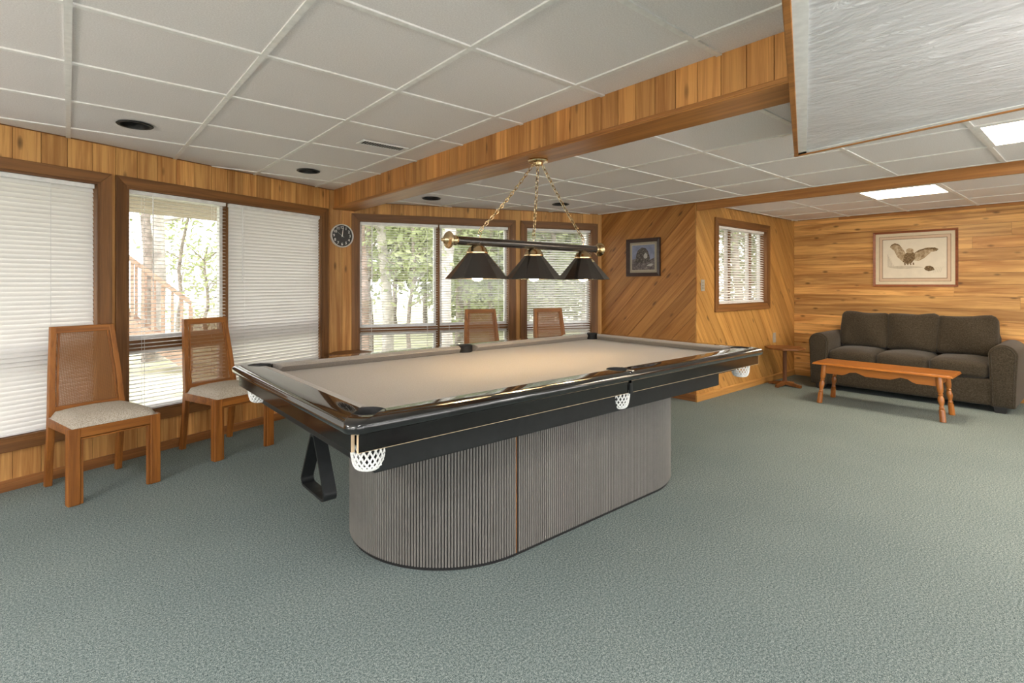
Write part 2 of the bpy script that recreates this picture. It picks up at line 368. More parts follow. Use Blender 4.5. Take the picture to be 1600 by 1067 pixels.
def rect(a, b, c, d): return [(a, c), (b, c), (b, d), (a, d)]

# ------------------------------------------------------------------ the room: plan and walls
CEIL, LOW = 2.163, 2.066
P_L0, P1, P2, P3, P4, P5 = (-3.0, 3.2595), (1.98, 5.1245), (2.25, 5.13), (4.95, 4.10), (4.95, 2.84), (7.45, 2.84)
YB, XL = -2.6, -3.0
class Wall:
    """a wall plane: u runs along it, v is up, n points into the room"""
    def __init__(s, a, b):
        s.a, s.b = Vector((*a, 0)), Vector((*b, 0)); s.len = (s.b-s.a).length
        u = (s.b-s.a).normalized(); n = Vector((u.y, -u.x, 0))
        s.mx = Matrix(((u.x, 0, n.x, a[0]), (u.y, 0, n.y, a[1]), (0, 1, 0, 0), (0, 0, 0, 1)))
    def u(s, x=None, y=None):
        d = (s.b-s.a)
        return ((x-s.a.x)/d.x if x is not None else (y-s.a.y)/d.y)*s.len
W_left, W_clock, W_back, W_diag, W_alc, W_sofa = Wall(P_L0, P1), Wall(P1, P2), Wall(P2, P3), Wall(P3, P4), Wall(P4, P5), Wall(P5, (7.45, YB))
W_beh, W_out = Wall((7.45, YB), (XL, YB)), Wall((XL, YB), P_L0)
def slab(name, w, h, holes, m, e0=0.0, e1=0.0, th=0.12):
    g = G()
    ps = [rect(-e0, w.len+e1, -0.0, h)]
    for ho in holes: ps = subtract(ps, ho)
    for p in ps: g.prism(p, -th, -0.012)
    return structure(name, g, m, w.mx)
def boards(wallobj, w, regions, holes, ang, width, off, m, th=0.012, name='board', gap=0.003, joints=None):
    """separate boards nailed side by side; each one is an object of its own"""
    dx, dy = math.cos(ang), math.sin(ang); ex, ey = -dy, dx
    allp = [p for r in regions for p in r]
    k0 = math.floor((min(ex*x+ey*y for x, y in allp)-off)/width); k1 = math.ceil((max(ex*x+ey*y for x, y in allp)-off)/width)
    for k in range(k0, k1+1):
        lo, hi = off+k*width+gap/2, off+(k+1)*width-gap/2
        for rg in regions:
            p = clip(clip(rg, ex, ey, hi), -ex, -ey, -lo)
            if len(p) < 3: continue
            if joints:
                s0 = min(dx*x+dy*y for x, y in p); s1 = max(dx*x+dy*y for x, y in p); cuts = [s0]
                while cuts[-1] < s1: cuts.append(cuts[-1]+random.uniform(*joints))
                parts = [clip(clip(p, dx, dy, b-0.001), -dx, -dy, -a) for a, b in zip(cuts, cuts[1:])]
            else: parts = [p]
            for q in parts:
                if len(q) < 3: continue
                ps = [q]
                for ho in holes: ps = subtract(ps, ho)
                ps = [x for x in ps if area(x) > 2e-4]
                if not ps: continue
                cx = sum(x for pp in ps for x, y in pp)/sum(len(pp) for pp in ps); cy = sum(y for pp in ps for x, y in pp)/sum(len(pp) for pp in ps)
                g = G(); jit = random.uniform(-0.0012, 0.0004)
                for pp in ps:
                    g.prism(ccw([((x-cx)*dx+(y-cy)*dy, (x-cx)*ex+(y-cy)*ey) for x, y in pp]), -th, jit)
                mx = w.mx @ Matrix(((dx, ex, 0, cx), (dy, ey, 0, cy), (0, 0, 1, 0), (0, 0, 0, 1)))
                o = obj(name, g, m, None, mx); o.parent = wallobj; o.matrix_parent_inverse = wallobj.matrix_basis.inverted()

# floor
g = G(); g.prism([(XL-0.15, YB-0.15), (7.6, YB-0.15), (7.6, 2.99), (5.1, 2.99), (5.1, 4.2), (2.3, 5.27), (1.95, 5.27), (XL-0.15, 3.35)], -0.1, 0.0)
structure('floor', g, 'carpet')

uL = W_left.u
W1 = rect(uL(x=-1.44), uL(x=0.156), 0.30, 1.905)
W2 = rect(uL(x=0.305), uL(x=1.897), 0.30, 1.905)
wl = slab('wall_left', W_left, 2.3, [W1, W2], 'base_trim', e0=0.1, e1=0.03)
V = PI/2
topL = [rect(0.6, W_left.len, 0, CEIL)]
CAS = 0.068
def grow(r, a, b=None): b = a if b is None else b; return rect(r[0][0]-a, r[1][0]+a, r[0][1]-b, r[2][1]+b)
boards(wl, W_left, topL, [grow(W1, CAS-0.01), grow(W2, CAS-0.01, CAS-0.01)], V, 0.1332, -uL(x=0.245) % 0.1332, 'pine_wall')
wc = slab('wall_center', W_clock, 2.3, [], 'base_trim', e0=0.02, e1=0.02)
boards(wc, W_clock, [rect(0, W_clock.len, 0, CEIL)], [], V, 0.1332, 0.0, 'pine_wall')
W3 = rect(0.035, 1.70, 0.30, 1.885)
W4 = rect(1.895, 2.762, 0.30, 1.885)
wb = slab('wall_back', W_back, 2.3, [W3, W4], 'base_trim', e0=0.03, e1=0.1)
boards(wb, W_back, [rect(0, W_back.len, 0, LOW)], [grow(W3, CAS-0.01), grow(W4, CAS-0.01)], V, 0.1332, 0.03, 'pine_wall')
wd = slab('wall_side', W_diag, 2.3, [], 'base_trim', e0=0.1, e1=-0.0125)
boards(wd, W_diag, [rect(0, W_diag.len, 0, LOW)], [], R(45), 0.135, 0.03, 'pine_diag')
W5 = rect(5.385-4.95, 6.60-4.95, 0.985, 1.88)
wa = slab('wall_alcove', W_alc, 2.3, [W5], 'base_trim', e0=-0.0125, e1=0.1)
boards(wa, W_alc, [rect(0, W_alc.len, 0, LOW)], [grow(W5, CAS-0.01)], R(-52), 0.135, 0.05, 'pine_alcove')
ws = slab('wall_right', W_sofa, 2.3, [], 'base_trim', e0=0.1, e1=0.1)
boards(ws, W_sofa, [rect(0, 4.0, 0, LOW)], [], 0.0, 0.1305, 0.04, 'cedar', joints=(1.5, 3.4))
FILL_DOOR = rect(1.2, 9.0, 0.06, 2.02)  # opening for glazed doors added out of view to bring in daylight
slab('wall_behind', W_beh, 2.3, [FILL_DOOR], 'drywall', e1=0.1)
FILL_DOOR2 = rect(0.5, 4.6, 0.06, 2.02)
slab('wall_outer', W_out, 2.3, [FILL_DOOR2], 'drywall', e1=0.1)

def base_run(name, w, u0, u1, h, m, th=0.016):
    g = G(); g.prism([(0, 0), (th, 0), (th, h-0.012), (th*0.55, h), (0, h)], u0, u1, lambda x, y, z: (z, y, x))
    return structure(name, g, m, w.mx)
base_run('baseboard_left', W_left, 0.6, W_left.len-0.002, 0.064, 'base_trim')
base_run('baseboard_center', W_clock, 0.002, W_clock.len-0.002, 0.064, 'base_trim')
base_run('baseboard_back', W_back, 0.002, W_back.len-0.018, 0.064, 'base_trim')
base_run('baseboard_side', W_diag, 0.002, W_diag.len, 0.075, 'base_trim')
base_run('baseboard_alcove', W_alc, -0.016, W_alc.len-0.018, 0.075, 'base_honey')
base_run('baseboard_right', W_sofa, 0.02, 4.0, 0.075, 'base_honey')

# windows: casing, jambs, sashes, panes
def window(name, w, r, mull=None, bar=None, room_mull=0.0):
    (u0, v0), (u1, v1) = r[0], r[2]
    o = structure(name, mx=w.mx @ Matrix.Translation((u0, v0, 0))); W_, H_ = u1-u0, v1-v0
    def part(nm, g, m, **kw): return obj(nm, g, m, o, **kw)
    c, t = CAS, 0.02
    prof = lambda s: s
    part('casing', G().hexa([(-c, H_+c, 0), (W_+c, H_+c, 0), (W_, H_, 0), (0, H_, 0)], [(-c, H_+c, t), (W_+c, H_+c, t), (W_, H_, t*0.7), (0, H_, t*0.7)]), 'casing', bevel=0.003)
    part('casing', G().hexa([(-c, -c, 0), (W_+c, -c, 0), (W_, 0, 0), (0, 0, 0)], [(-c, -c, t), (W_+c, -c, t), (W_, 0, t*0.7), (0, 0, t*0.7)]), 'casing', bevel=0.003)
    part('casing', G().hexa([(-c, -c, 0), (-c, H_+c, 0), (0, H_, 0), (0, 0, 0)], [(-c, -c, t), (-c, H_+c, t), (0, H_, t*0.7), (0, 0, t*0.7)]), 'casing_v', bevel=0.003)
    part('casing', G().hexa([(W_+c, -c, 0), (W_+c, H_+c, 0), (W_, H_, 0), (W_, 0, 0)], [(W_+c, -c, t), (W_+c, H_+c, t), (W_, H_, t*0.7), (W_, 0, t*0.7)]), 'casing_v', bevel=0.003)
    j = 0.014
    part('jamb', G().box(0, W_, H_-j, H_, -0.118, 0.012), 'casing'); part('jamb', G().box(0, W_, 0, j, -0.118, 0.012), 'casing')
    part('jamb', G().box(0, j, j, H_-j, -0.118, 0.012), 'casing_v'); part('jamb', G().box(W_-j, W_, j, H_-j, -0.118, 0.012), 'casing_v')
    xs = [j]; 
    for q in (mull or []): xs += [q-u0-0.02, q-u0+0.02]; part('mullion', G().box(q-u0-0.02, q-u0+0.02, j, H_-j, -0.112, -0.055), 'casing_v')
    xs.append(W_-j)
    ys = [j]
    if bar: 
        ys += [bar[0]-v0, bar[1]-v0]
        part('transom_bar', G().box(j, W_-j, bar[0]-v0, bar[1]-v0, -0.110, -0.057), 'casing')
    ys.append(H_-j)
    s = 0.026
    for a, b in zip(xs[::2], xs[1::2]):
        for p, q in zip(ys[::2], ys[1::2]):
            sash = part('sash', G().box(a, b, p, p+s, -0.105, -0.07).box(a, b, q-s, q, -0.105, -0.07).box(a, a+s, p+s, q-s, -0.105, -0.07).box(b-s, b, p+s, q-s, -0.105, -0.07), 'sash')
            obj('pane', G().box(a+s-0.003, b-s+0.003, p+s-0.003, q-s+0.003, -0.0895, -0.0855), 'glass', sash)
    return o
window('window_1', W_left, W1, [(W1[0][0]+W1[1][0])/2], (0.745, 0.828))
window('window_2', W_left, W2, [uL(x=1.012)], (0.745, 0.828))
window('window_3', W_back, W3, [0.881], (0.705, 0.765))
window('window_4', W_back, W4, None, (0.68, 0.74))
window('window_5', W_alc, W5, [(W5[0][0]+W5[1][0])/2-0.22, (W5[0][0]+W5[1][0])/2+0.3], None)
def fill_patio(name, w, r, n):  # unseen glazed doors, added so daylight fills the room evenly
    (u0, v0), (u1, v1) = r[0], r[2]; o = structure(name, mx=w.mx @ Matrix.Translation((u0, v0, 0))); W_, H_ = u1-u0, v1-v0
    for i in range(n):
        a, b = W_*i/n, W_*(i+1)/n; s = 0.06
        d = obj('fill_door_leaf', G().box(a, b, 0, s, -0.1, -0.05).box(a, b, H_-s, H_, -0.1, -0.05).box(a, a+s, s, H_-s, -0.1, -0.05).box(b-s, b, s, H_-s, -0.1, -0.05), 'sash', o)
        obj('pane', G().box(a+s, b-s, s, H_-s, -0.078, -0.072), 'glass', d)
fill_patio('fill_door_1', W_beh, FILL_DOOR, 6); fill_patio('fill_door_2', W_out, FILL_DOOR2, 3)

# ------------------------------------------------------------------ ceilings: lay-in tiles on a metal grid
T = 0.6096
def ceil_zone(cobj, x0, y0, z, zone, skip, potholes):
    bw = 0.012
    xs = [p[0] for p in zone]; ys = [p[1] for p in zone]
    i0, i1 = math.floor((min(xs)-x0)/T), math.ceil((max(xs)-x0)/T); j0, j1 = math.floor((min(ys)-y0)/T), math.ceil((max(ys)-y0)/T)
    shared = {}
    for i in range(i0, i1):
        for j in range(j0, j1):
            if (i, j) in skip: continue
            a, b = x0+i*T, y0+j*T
            sq = rect(a+bw-0.002, a+T-bw+0.002, b+bw-0.002, b+T-bw+0.002); p = inter(sq, zone)
            if len(p) < 3 or area(p) < 1e-3: continue
            cx, cy = a+T/2, b+T/2
            hole = [h for h in potholes if a < h[0] < a+T and b < h[1] < b+T]
            if hole:
                hx, hy = hole[0][0]-cx, hole[0][1]-cy; rr = hole[0][2]; n = 32; g = G(); h = T/2-bw+0.002
                ring = [(hx+rr*math.cos(2*PI*k/n), hy+rr*math.sin(2*PI*k/n)) for k in range(n)]
                def proj(q):
                    dx, dy = q[0]-hx, q[1]-hy; t = min((h*(1 if dx > 0 else -1)-hx)/dx if abs(dx) > 1e-9 else 9e9, (h*(1 if dy > 0 else -1)-hy)/dy if abs(dy) > 1e-9 else 9e9)
                    return (hx+dx*t, hy+dy*t)
                out = [proj(q) for q in ring]
                vs = [(x, y, 0) for x, y in ring]+[(x, y, 0) for x, y in out]; fs = [(k, (k+1) % n, n+(k+1) % n, n+k) for k in range(n)]
                for sx in (-1, 1):
                    for sy in (-1, 1):
                        k = min(range(n), key=lambda q: abs(math.atan2(out[q][1]-hy, out[q][0]-hx)-math.atan2(sy*h-hy, sx*h-hx)) if True else 0)
                        best = None
                        for q in range(n):
                            o1, o2 = out[q], out[(q+1) % n]
                            if (abs(o1[0]-sx*h) < 1e-6 and abs(o2[1]-sy*h) < 1e-6 or abs(o1[1]-sy*h) < 1e-6 and abs(o2[0]-sx*h) < 1e-6): best = q
                        if best is not None: vs.append((sx*h, sy*h, 0)); fs.append((n+best, n+(best+1) % n, len(vs)-1))
                g.add(vs, fs); me = g.mesh('ceiling_tile')
            elif area(p) > area(sq)-1e-4:
                if 'full' not in shared: shared['full'] = G().prism([(x-cx, y-cy) for x, y in sq], 0, 0.014).mesh('ceiling_tile')
                me = shared['full']
            else: me = G().prism(ccw([(x-cx, y-cy) for x, y in p]), 0, 0.014).mesh('ceiling_tile')
            o = link('ceiling_tile', me, 'tile', cobj, at(cx, cy, z+0.007))
    def bar(poly):
        p = inter(poly, zone)
        if len(p) > 2 and area(p) > 1e-3: obj('grid_bar', G().prism(ccw(p), z, z+0.016), 'gridbar', cobj)
    for i in range(i0, i1+1): bar(rect(x0+i*T-bw, x0+i*T+bw, min(ys), max(ys)))
    for j in range(j0, j1+1):
        for i in range(i0, i1): bar(rect(x0+i*T+bw, x0+(i+1)*T-bw, y0+j*T-bw, y0+j*T+bw))
POTS = [(0.298, 3.768), (1.517, 4.379)]; POTS_LOW = [(2.722, 4.405), (3.962, 3.836)]
cz = structure('ceiling', G().prism([(XL-0.1, YB-0.1), (7.6, YB-0.1), (7.6, 2.97), (5.07, 2.97), (5.07, 4.2), (2.3, 5.25), (1.95, 5.25), (XL-0.1, 3.35)], 2.30, 2.36), 'drywall')
ZU = [(XL, YB), (2.03, YB), (2.03, 5.125), (1.98, 5.1245), (XL, 3.2595)]
ceil_zone(cz, 0.6081, 2.2819, CEIL, ZU, {(-1, -4), (-1, -5), (-4, -4), (-4, -1), (-3, -6)}, [(x, y, 0.075) for x, y in POTS])
ZL = [(2.25, YB), (4.95, YB), (4.95, 4.10), (2.25, 5.13)]
ceil_zone(cz, 3.0851, 1.7296, LOW, ZL, {(1, -3), (1, -6)}, [(x, y, 0.075) for x, y in POTS_LOW])
ZA = [(4.99, YB), (7.45, YB), (7.45, 2.84), (4.99, 2.84)]
ceil_zone(cz, 5.545, 0.975, LOW, ZA, {(0, 0), (0, -4)}, [])

# beam between the two ceilings, clad with upright boards
W_beam = Wall((2.03, 5.13), (2.03, YB))
bm_ = structure('ceiling_beam', G().box(2.042, 2.238, YB, 5.128, 1.995, 2.29), 'base_trim')
boards(bm_, W_beam, [rect(0, 4.9, 1.99, CEIL+0.02)], [], V, 0.105, 0.02, 'beam', name='board')
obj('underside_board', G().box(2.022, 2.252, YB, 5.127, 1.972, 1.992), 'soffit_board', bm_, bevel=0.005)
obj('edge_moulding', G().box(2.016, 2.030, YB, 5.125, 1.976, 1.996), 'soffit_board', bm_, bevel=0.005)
W_beam2 = Wall((2.25, YB), (2.25, 5.12))
boards(bm_, W_beam2, [rect(3.0, W_beam2.len, 1.99, LOW+0.02)], [], V, 0.105, 0.02, 'beam', name='board')
fz = structure('trim_1', G().box(4.95, 4.985, YB, 2.838, 1.985, LOW+0.2), 'soffit_board', bevel=0.004)
tz = structure('trim_2', G().box(7.425, 7.445, -1.2, 2.30, LOW-0.03, LOW), 'soffit_board')

# dropped plaster soffit beside the camera
SOF = 1.95
sp = [(3.11, 1.18), (2.55, -2.55), (-0.9, -2.55), (-0.9, -0.28)]
sp = ccw(sp)
g = G(); g.prism(sp, SOF, 2.2)
so = structure('ceiling_soffit', g, 'swirl')
def strip(a, b, wd, z0, z1, out=0.0):
    a, b = Vector(a), Vector(b); d = (b-a).normalized(); n = Vector((d.y, -d.x))   # outward for ccw order
    q = [a+n*out-d*0.0, b+n*out, b-n*wd, a-n*wd]
    return G().prism(ccw([tuple(x) for x in q]), z0, z1)
for i in range(4):
    a, b = sp[i], sp[(i+1) % 4]
    obj('corner_trim', strip(a, b, 0.016, SOF-0.009, SOF+0.008, 0.005), 'soffit_board', so, bevel=0.003)
    obj('border_band', strip(a, b, 0.055, SOF-0.004, SOF+0.002, -0.0), 'white', so)

# recessed lights
def potlight(x, y, z, label):
    t = thing('recessed_light', label, 'ceiling light', at(x, y, z))
    obj('baffle', G().lathe([(0.0745, 0.0), (0.0735, 0.03), (0.066, 0.11), (0.0, 0.112)], 32, caps=False), 'black_paint', t, smooth=40)
    obj('trim_ring', G().lathe([(0.074, 0.001), (0.075, -0.004), (0.088, -0.004), (0.092, 0.0), (0.09, 0.002)], 32, caps=False), 'black_paint', t, smooth=40)
    obj('lamp', G().lathe([(0.0, 0.06), (0.03, 0.062), (0.045, 0.08), (0.03, 0.11)], 20, caps=False), 'black_deep', t, smooth=40)
potlight(*POTS[0], CEIL, 'unlit black recessed ceiling light between the closed blind and the pool table')
potlight(*POTS[1], CEIL, 'unlit black recessed ceiling light by the corner where beam and window wall meet')
potlight(*POTS_LOW[0], LOW, 'unlit black recessed ceiling light on the sofa side of the beam near the clock')
potlight(*POTS_LOW[1], LOW, 'unlit black recessed ceiling light near the narrow bay window and the diagonal boards')
vt = thing('vent_grille', 'white metal air vent with dark slots set in the ceiling tiles', 'air vent', at(1.62, 3.24, CEIL))
g = G().box(-0.165, 0.165, -0.055, -0.042, -0.004, 0.003).box(-0.165, 0.165, 0.042, 0.055, -0.004, 0.003).box(-0.165, -0.15, -0.042, 0.042, -0.004, 0.003).box(0.15, 0.165, -0.042, 0.042, -0.004, 0.003)
obj('frame', g, 'white', vt); obj('duct_opening', G().box(-0.15, 0.15, -0.042, 0.042, 0.0015, 0.0025), 'black_deep', vt)
for k in range(17): obj('fin', G().hexa([(-0.144+k*0.018, -0.042, 0.001), (-0.141+k*0.018, -0.042, 0.001), (-0.141+k*0.018, 0.042, 0.001), (-0.144+k*0.018, 0.042, 0.001)], [(-0.150+k*0.018, -0.042, -0.004), (-0.147+k*0.018, -0.042, -0.004), (-0.147+k*0.018, 0.042, -0.004), (-0.150+k*0.018, 0.042, -0.004)]), 'white', vt)

# fluorescent troffers that fill one grid cell each
def troffer(x, y, z, lens, label, group=None):
    t = thing('ceiling_light', label, 'ceiling light', at(x+T/2, y+T/2, z), group); h = T/2-0.004
    g = G()
    for k in range(4):
        m = Matrix.Rotation(k*PI/2, 4, 'Z'); b = [m @ Vector(p) for p in ((-h, -h, -0.001), (h, -h, -0.001), (h-0.028, -h+0.028, -0.001), (-h+0.028, -h+0.028, -0.001))]
        g.hexa(b, [p+Vector((0, 0, 0.012)) for p in b])
    obj('frame', g, 'white', t); q = h-0.028
    obj('lens', G().box(-q, q, -q, q, 0.004, 0.010), lens, t); obj('housing', G().box(-h, h, -h, h, 0.012, 0.05), 'white', t)
troffer(3.0851+T, 1.7296-3*T, LOW, 'tube', 'lit square ceiling panel light between the plaster soffit and the thin wood beam')
troffer(5.545, 0.975, LOW, 'tube', 'lit square ceiling panel light past the thin wood beam in front of the sofa')
troffer(5.545, 0.975-4*T, LOW, 'tube', 'added unseen square ceiling panel light at the far end of the sofa alcove')  # out of view, added for even brightness
troffer(3.0851+T, 1.7296-6*T, LOW, 'fill_tube', 'added unseen square ceiling panel light near the added doors past the beam')  # another unseen panel added as fill
for i, j, lb in [(-1, -4, 'over the open carpet by the soffit'), (-4, -4, 'in the corner by both added doors'), (-4, -1, 'by the added side doors and the wide closed blind'), (-3, -6, 'next to the long row of added doors')]:  # extra panels out of view, added to lift the room's brightness
    troffer(0.6081+i*T, 2.2819+j*T, CEIL, 'fill_tube', 'added unseen square ceiling panel light ' + lb)

# fill uplights added out of view to brighten the ceiling and soffit
M['fill_bulb'] = emit('fill_lamp_glow', (1.0, 0.95, 0.88), FILL_W)
def fill_torchiere(label, x, y):
    t = thing('fill_lamp', label, 'fill lamp', at(x, y))
    obj('base', G().lathe([(0.14, 0.0), (0.14, 0.012), (0.12, 0.02), (0.02, 0.03)], 28), 'black_paint', t, smooth=40)
    obj('pole', G().lathe([(0.012, 0.03), (0.012, 1.55)], 12), 'black_paint', t, smooth=40)
    obj('bowl', G().lathe([(0.02, 1.55), (0.10, 1.57), (0.165, 1.62), (0.17, 1.622), (0.10, 1.575), (0.0, 1.56)], 28, caps=False), 'white', t, smooth=40)
    obj('bulb', G().lathe([(0.02, 1.575), (0.04, 1.59), (0.045, 1.61), (0.03, 1.63), (0.0, 1.635)], 16), 'fill_bulb', t, smooth=60)
fill_torchiere('added unseen black fill uplight between the closed blind and the added side doors', -1.7, 2.3)
fill_torchiere('added unseen black fill uplight in the middle of the added side doors', -2.3, 0.2)
fill_torchiere('added unseen black fill uplight by the long row of added doors past the beam', 3.6, -1.7)
fill_torchiere('added unseen black fill uplight by the long row of added doors at the end of the alcove', 6.2, -1.9)
fill_torchiere('added unseen black fill uplight standing under the plaster soffit', 1.95, -0.62)
fill_torchiere('added unseen black fill uplight in the corner of both added doors', -2.2, -1.8)

# ------------------------------------------------------------------ blinds
def slat_mesh(wd, dep, name):
    g = G(); n = 5; prof = []
    for k in range(n):
        a = (k/(n-1)-0.5); prof.append((a*dep, 0.0030*(1-4*a*a)))
    loop = [(y, z+0.0004) for y, z in prof]+[(y, z-0.0004) for y, z in reversed(prof)]
    m = len(loop)
    vs = [(0, z, y) for y, z in loop]+[(wd, z, y) for y, z in loop]
    fs = [(i, (i+1) % m, m+(i+1) % m, m+i) for i in range(m)]+[tuple(range(m-1, -1, -1)), tuple(range(m, 2*m))]
    return g.add(vs, fs).mesh(name, smooth=50)
def blind(w, u0, u1, v0, v1, tilt, pitch, label, wand=None, n0=-0.024, dep=0.034, cords=2):
    wd, h = u1-u0, v1-v0
    t = thing('window_blind', label, 'blind', w.mx @ Matrix.Translation((u0, v0, n0)))
    obj('headrail', G().box(0, wd, h-0.028, h, -0.016, 0.016), 'blind_rail', t, bevel=0.002)
    obj('bottom_rail', G().box(0, wd, 0.0, 0.014, -0.012, 0.012), 'blind_rail', t, bevel=0.002)
    me = slat_mesh(wd-0.006, dep, 'slat'); me.materials.append(M['slat'])
    n = int((h-0.028-0.02)/pitch)
    for k in range(n):
        z = 0.026+(h-0.028-0.04)*k/(n-1)
        o = link('slat', me, None, t, Matrix.Translation((0.003, z, 0)) @ Matrix.Rotation(tilt+random.uniform(-0.035, 0.035), 4, 'X'))
    for k in range(cords):
        x = wd*(0.14+0.72*k/(cords-1))
        obj('ladder_cord', G().box(x-0.0011, x+0.0011, 0.01, h-0.02, dep*0.53, dep*0.53+0.0012).box(x-0.0011, x+0.0011, 0.01, h-0.02, -dep*0.53-0.0012, -dep*0.53), 'cord', t)
    if wand: obj('tilt_wand', G().tube([(wand[0], h-0.02, 0.021), (wand[0], h-0.03-wand[1], 0.023)], 0.0035, 6), 'cord', t)
    return t
ul = lambda x: W_left.u(x=x)
blind(W_left, ul(-1.42), ul(0.135), 0.318, 1.89, R(62), 0.0280, 'wide white slatted blind fully closed, the farthest one from the clock', None, cords=3)
blind(W_left, ul(0.323), ul(0.985), 0.318, 1.89, R(5), 0.0280, 'narrow white blind with open slats showing the deck stairs outside', (0.155, 0.74))
blind(W_left, ul(1.015), ul(1.880), 0.318, 1.89, R(-60), 0.0280, 'closed white blind between the clock and the blind with deck stairs', (0.11, 0.62))
blind(W_back, 0.055, 0.872, 0.318, 1.87, R(3), 0.026, 'open white blind in the wide bay window next to the clock', (0.12, 0.9))
blind(W_back, 0.890, 1.683, 0.318, 1.87, R(3), 0.026, 'open white blind in the wide bay window beside the narrow window')
blind(W_back, 1.913, 2.742, 0.318, 1.87, R(24), 0.027, 'half tilted white blind in the narrow bay window next to the diagonal boards', (0.1, 0.8))
blind(W_alc, W5[0][0]+0.02, W5[1][0]-0.05, 1.0, 1.865, R(26), 0.028, 'white blind in the small alcove window over the diagonal boards', None)

# ------------------------------------------------------------------ pool table
TX, TY = 2.0775, 2.275
A, B = 1.4325, 0.762                      # half outer size
pt = thing('pool_table', 'black pool table with taupe felt on a grey ribbed oval base', 'pool table', at(TX, TY))
ZT = 0.803
RW = 0.115; ai, bi = A-RW, B-RW
def loops():
    """matched outer and inner plan points, counter clockwise from the middle of the +y side going to -x"""
    O, I, K = [], [], []
    def corner(sx, sy, rev):
        n = 14; oo, ii = [], []
        for k in range(n+1):
            a = PI/2*(1-k/n); oo.append((sx*(A-0.05+0.05*math.cos(a)), sy*(B-0.05+0.05*math.sin(a))))
            b = PI-1.5*PI*k/n; ii.append((sx*(ai-0.003+0.058*math.cos(b)), sy*(bi-0.003+0.058*math.sin(b))))
        if rev: oo, ii = oo[::-1], ii[::-1]
        return oo, ii
    def side_pocket(sy):
        n = 12; oo, ii = [], []
        for k in range(n+1):
            a = PI*k/n; x = 0.056*math.cos(a); oo.append((x, sy*B)); ii.append((x, sy*(bi+0.066*math.sin(a)**0.7)))
        return oo, ii
    # going from +x to -x along +y, then down -x, back along -y, up +x
    segs = []
    segs.append(side_pocket(1)); segs.append(corner(-1, 1, False)); segs.append(corner(-1, -1, True))
    s = side_pocket(-1); segs.append((s[0][::-1], s[1][::-1])); segs.append(corner(1, -1, False)); segs.append(corner(1, 1, True))
    return segs
segs = loops()
BULL = [(0.034, 0.757), (0.018, 0.759), (0.007, 0.765), (0.001, 0.774), (0.0, 0.782), (0.003, 0.791), (0.012, 0.798), (0.030, 0.802), (0.060, 0.804)]
def rail_part(oo, ii):
    g = G(); m = len(BULL)+2
    for o, i in zip(oo, ii):
        o, i = Vector(o), Vector(i); l = (i-o).length; d = (i-o)/l
        for q, z in BULL: p = o+d*min(q, l*0.8); g.v.append((p.x, p.y, z))
        g.v.append((i.x, i.y, ZT)); g.v.append((i.x, i.y, 0.757))
    for k in range(len(oo)-1):
        for j in range(m): g.f.append((k*m+j, (k+1)*m+j, (k+1)*m+(j+1) % m, k*m+(j+1) % m))
    g.f.append(tuple(range(m))); g.f.append(tuple((len(oo)-1)*m+j for j in range(m-1, -1, -1)))
    return g
for s in range(6):
    a, b = segs[s], segs[(s+1) % 6]; ha, hb = len(a[0])//2, len(b[0])//2
    oo = a[0][ha:]+b[0][:hb+1]; ii = a[1][ha:]+b[1][:hb+1]
    obj('rail', rail_part(oo, ii), 'black_gloss', pt, smooth=38)
# felt bed with pocket cut-outs
bed = rect(-ai, ai, -bi, bi); bp_ = []
def arc(cx, cy, r, a0, a1, n=10): return [(cx+r*math.cos(a0+(a1-a0)*k/n), cy+r*math.sin(a0+(a1-a0)*k/n)) for k in range(n+1)]
pr_ = 0.054
bp_ += arc(-ai, -bi, pr_, PI/2, 0); bp_ += arc(0, -bi-0.02, pr_-0.004, PI*0.87, PI*0.13); bp_ += arc(ai, -bi, pr_, PI, PI/2)
bp_ += arc(ai, bi, pr_, -PI/2, -PI); bp_ += arc(0, bi+0.02, pr_-0.004, -PI*0.13, -PI*0.87); bp_ += arc(-ai, bi, pr_, 0, -PI/2)
obj('felt_bed', G().prism(ccw(bp_), 0.735, 0.757), 'felt', pt)
def cushion(p, q, nrm, m0, m1):
    """p->q along the rail edge, nrm points to the playfield, m0/m1 mitre at the ends"""
    p, q, nrm = Vector(p), Vector(q), Vector(nrm); d = (q-p).normalized(); g = G()
    prof = [(0.0, 0.759, 0), (0.0, ZT+0.0005, 0), (0.012, ZT+0.0015, 0.25), (0.046, 0.7935, 0.95), (0.049, 0.788, 1), (0.044, 0.782, 0.95), (0.022, 0.759, 0.5)]
    m = len(prof)
    for base, mit in ((p, m0), (q, -m1)):
        for dn, z, f in prof: v = base+nrm*dn+d*mit*f; g.v.append((v.x, v.y, z))
    g.f += [(i, (i+1) % m, m+(i+1) % m, m+i) for i in range(m)]+[tuple(range(m-1, -1, -1)), tuple(range(m, 2*m))]
    obj('cushion', g, 'felt', pt, smooth=35)
cx0, cx1 = 0.062, 0.062
for sy in (-1, 1):
    cushion((-ai+cx0, sy*bi), (-0.060, sy*bi), (0, -sy), 0.04, 0.012); cushion((0.060, sy*bi), (ai-cx0, sy*bi), (0, -sy), 0.012, 0.04)
for sx in (-1, 1): cushion((sx*ai, -bi+cx0), (sx*ai, bi-cx0), (-sx, 0), 0.04, 0.04)
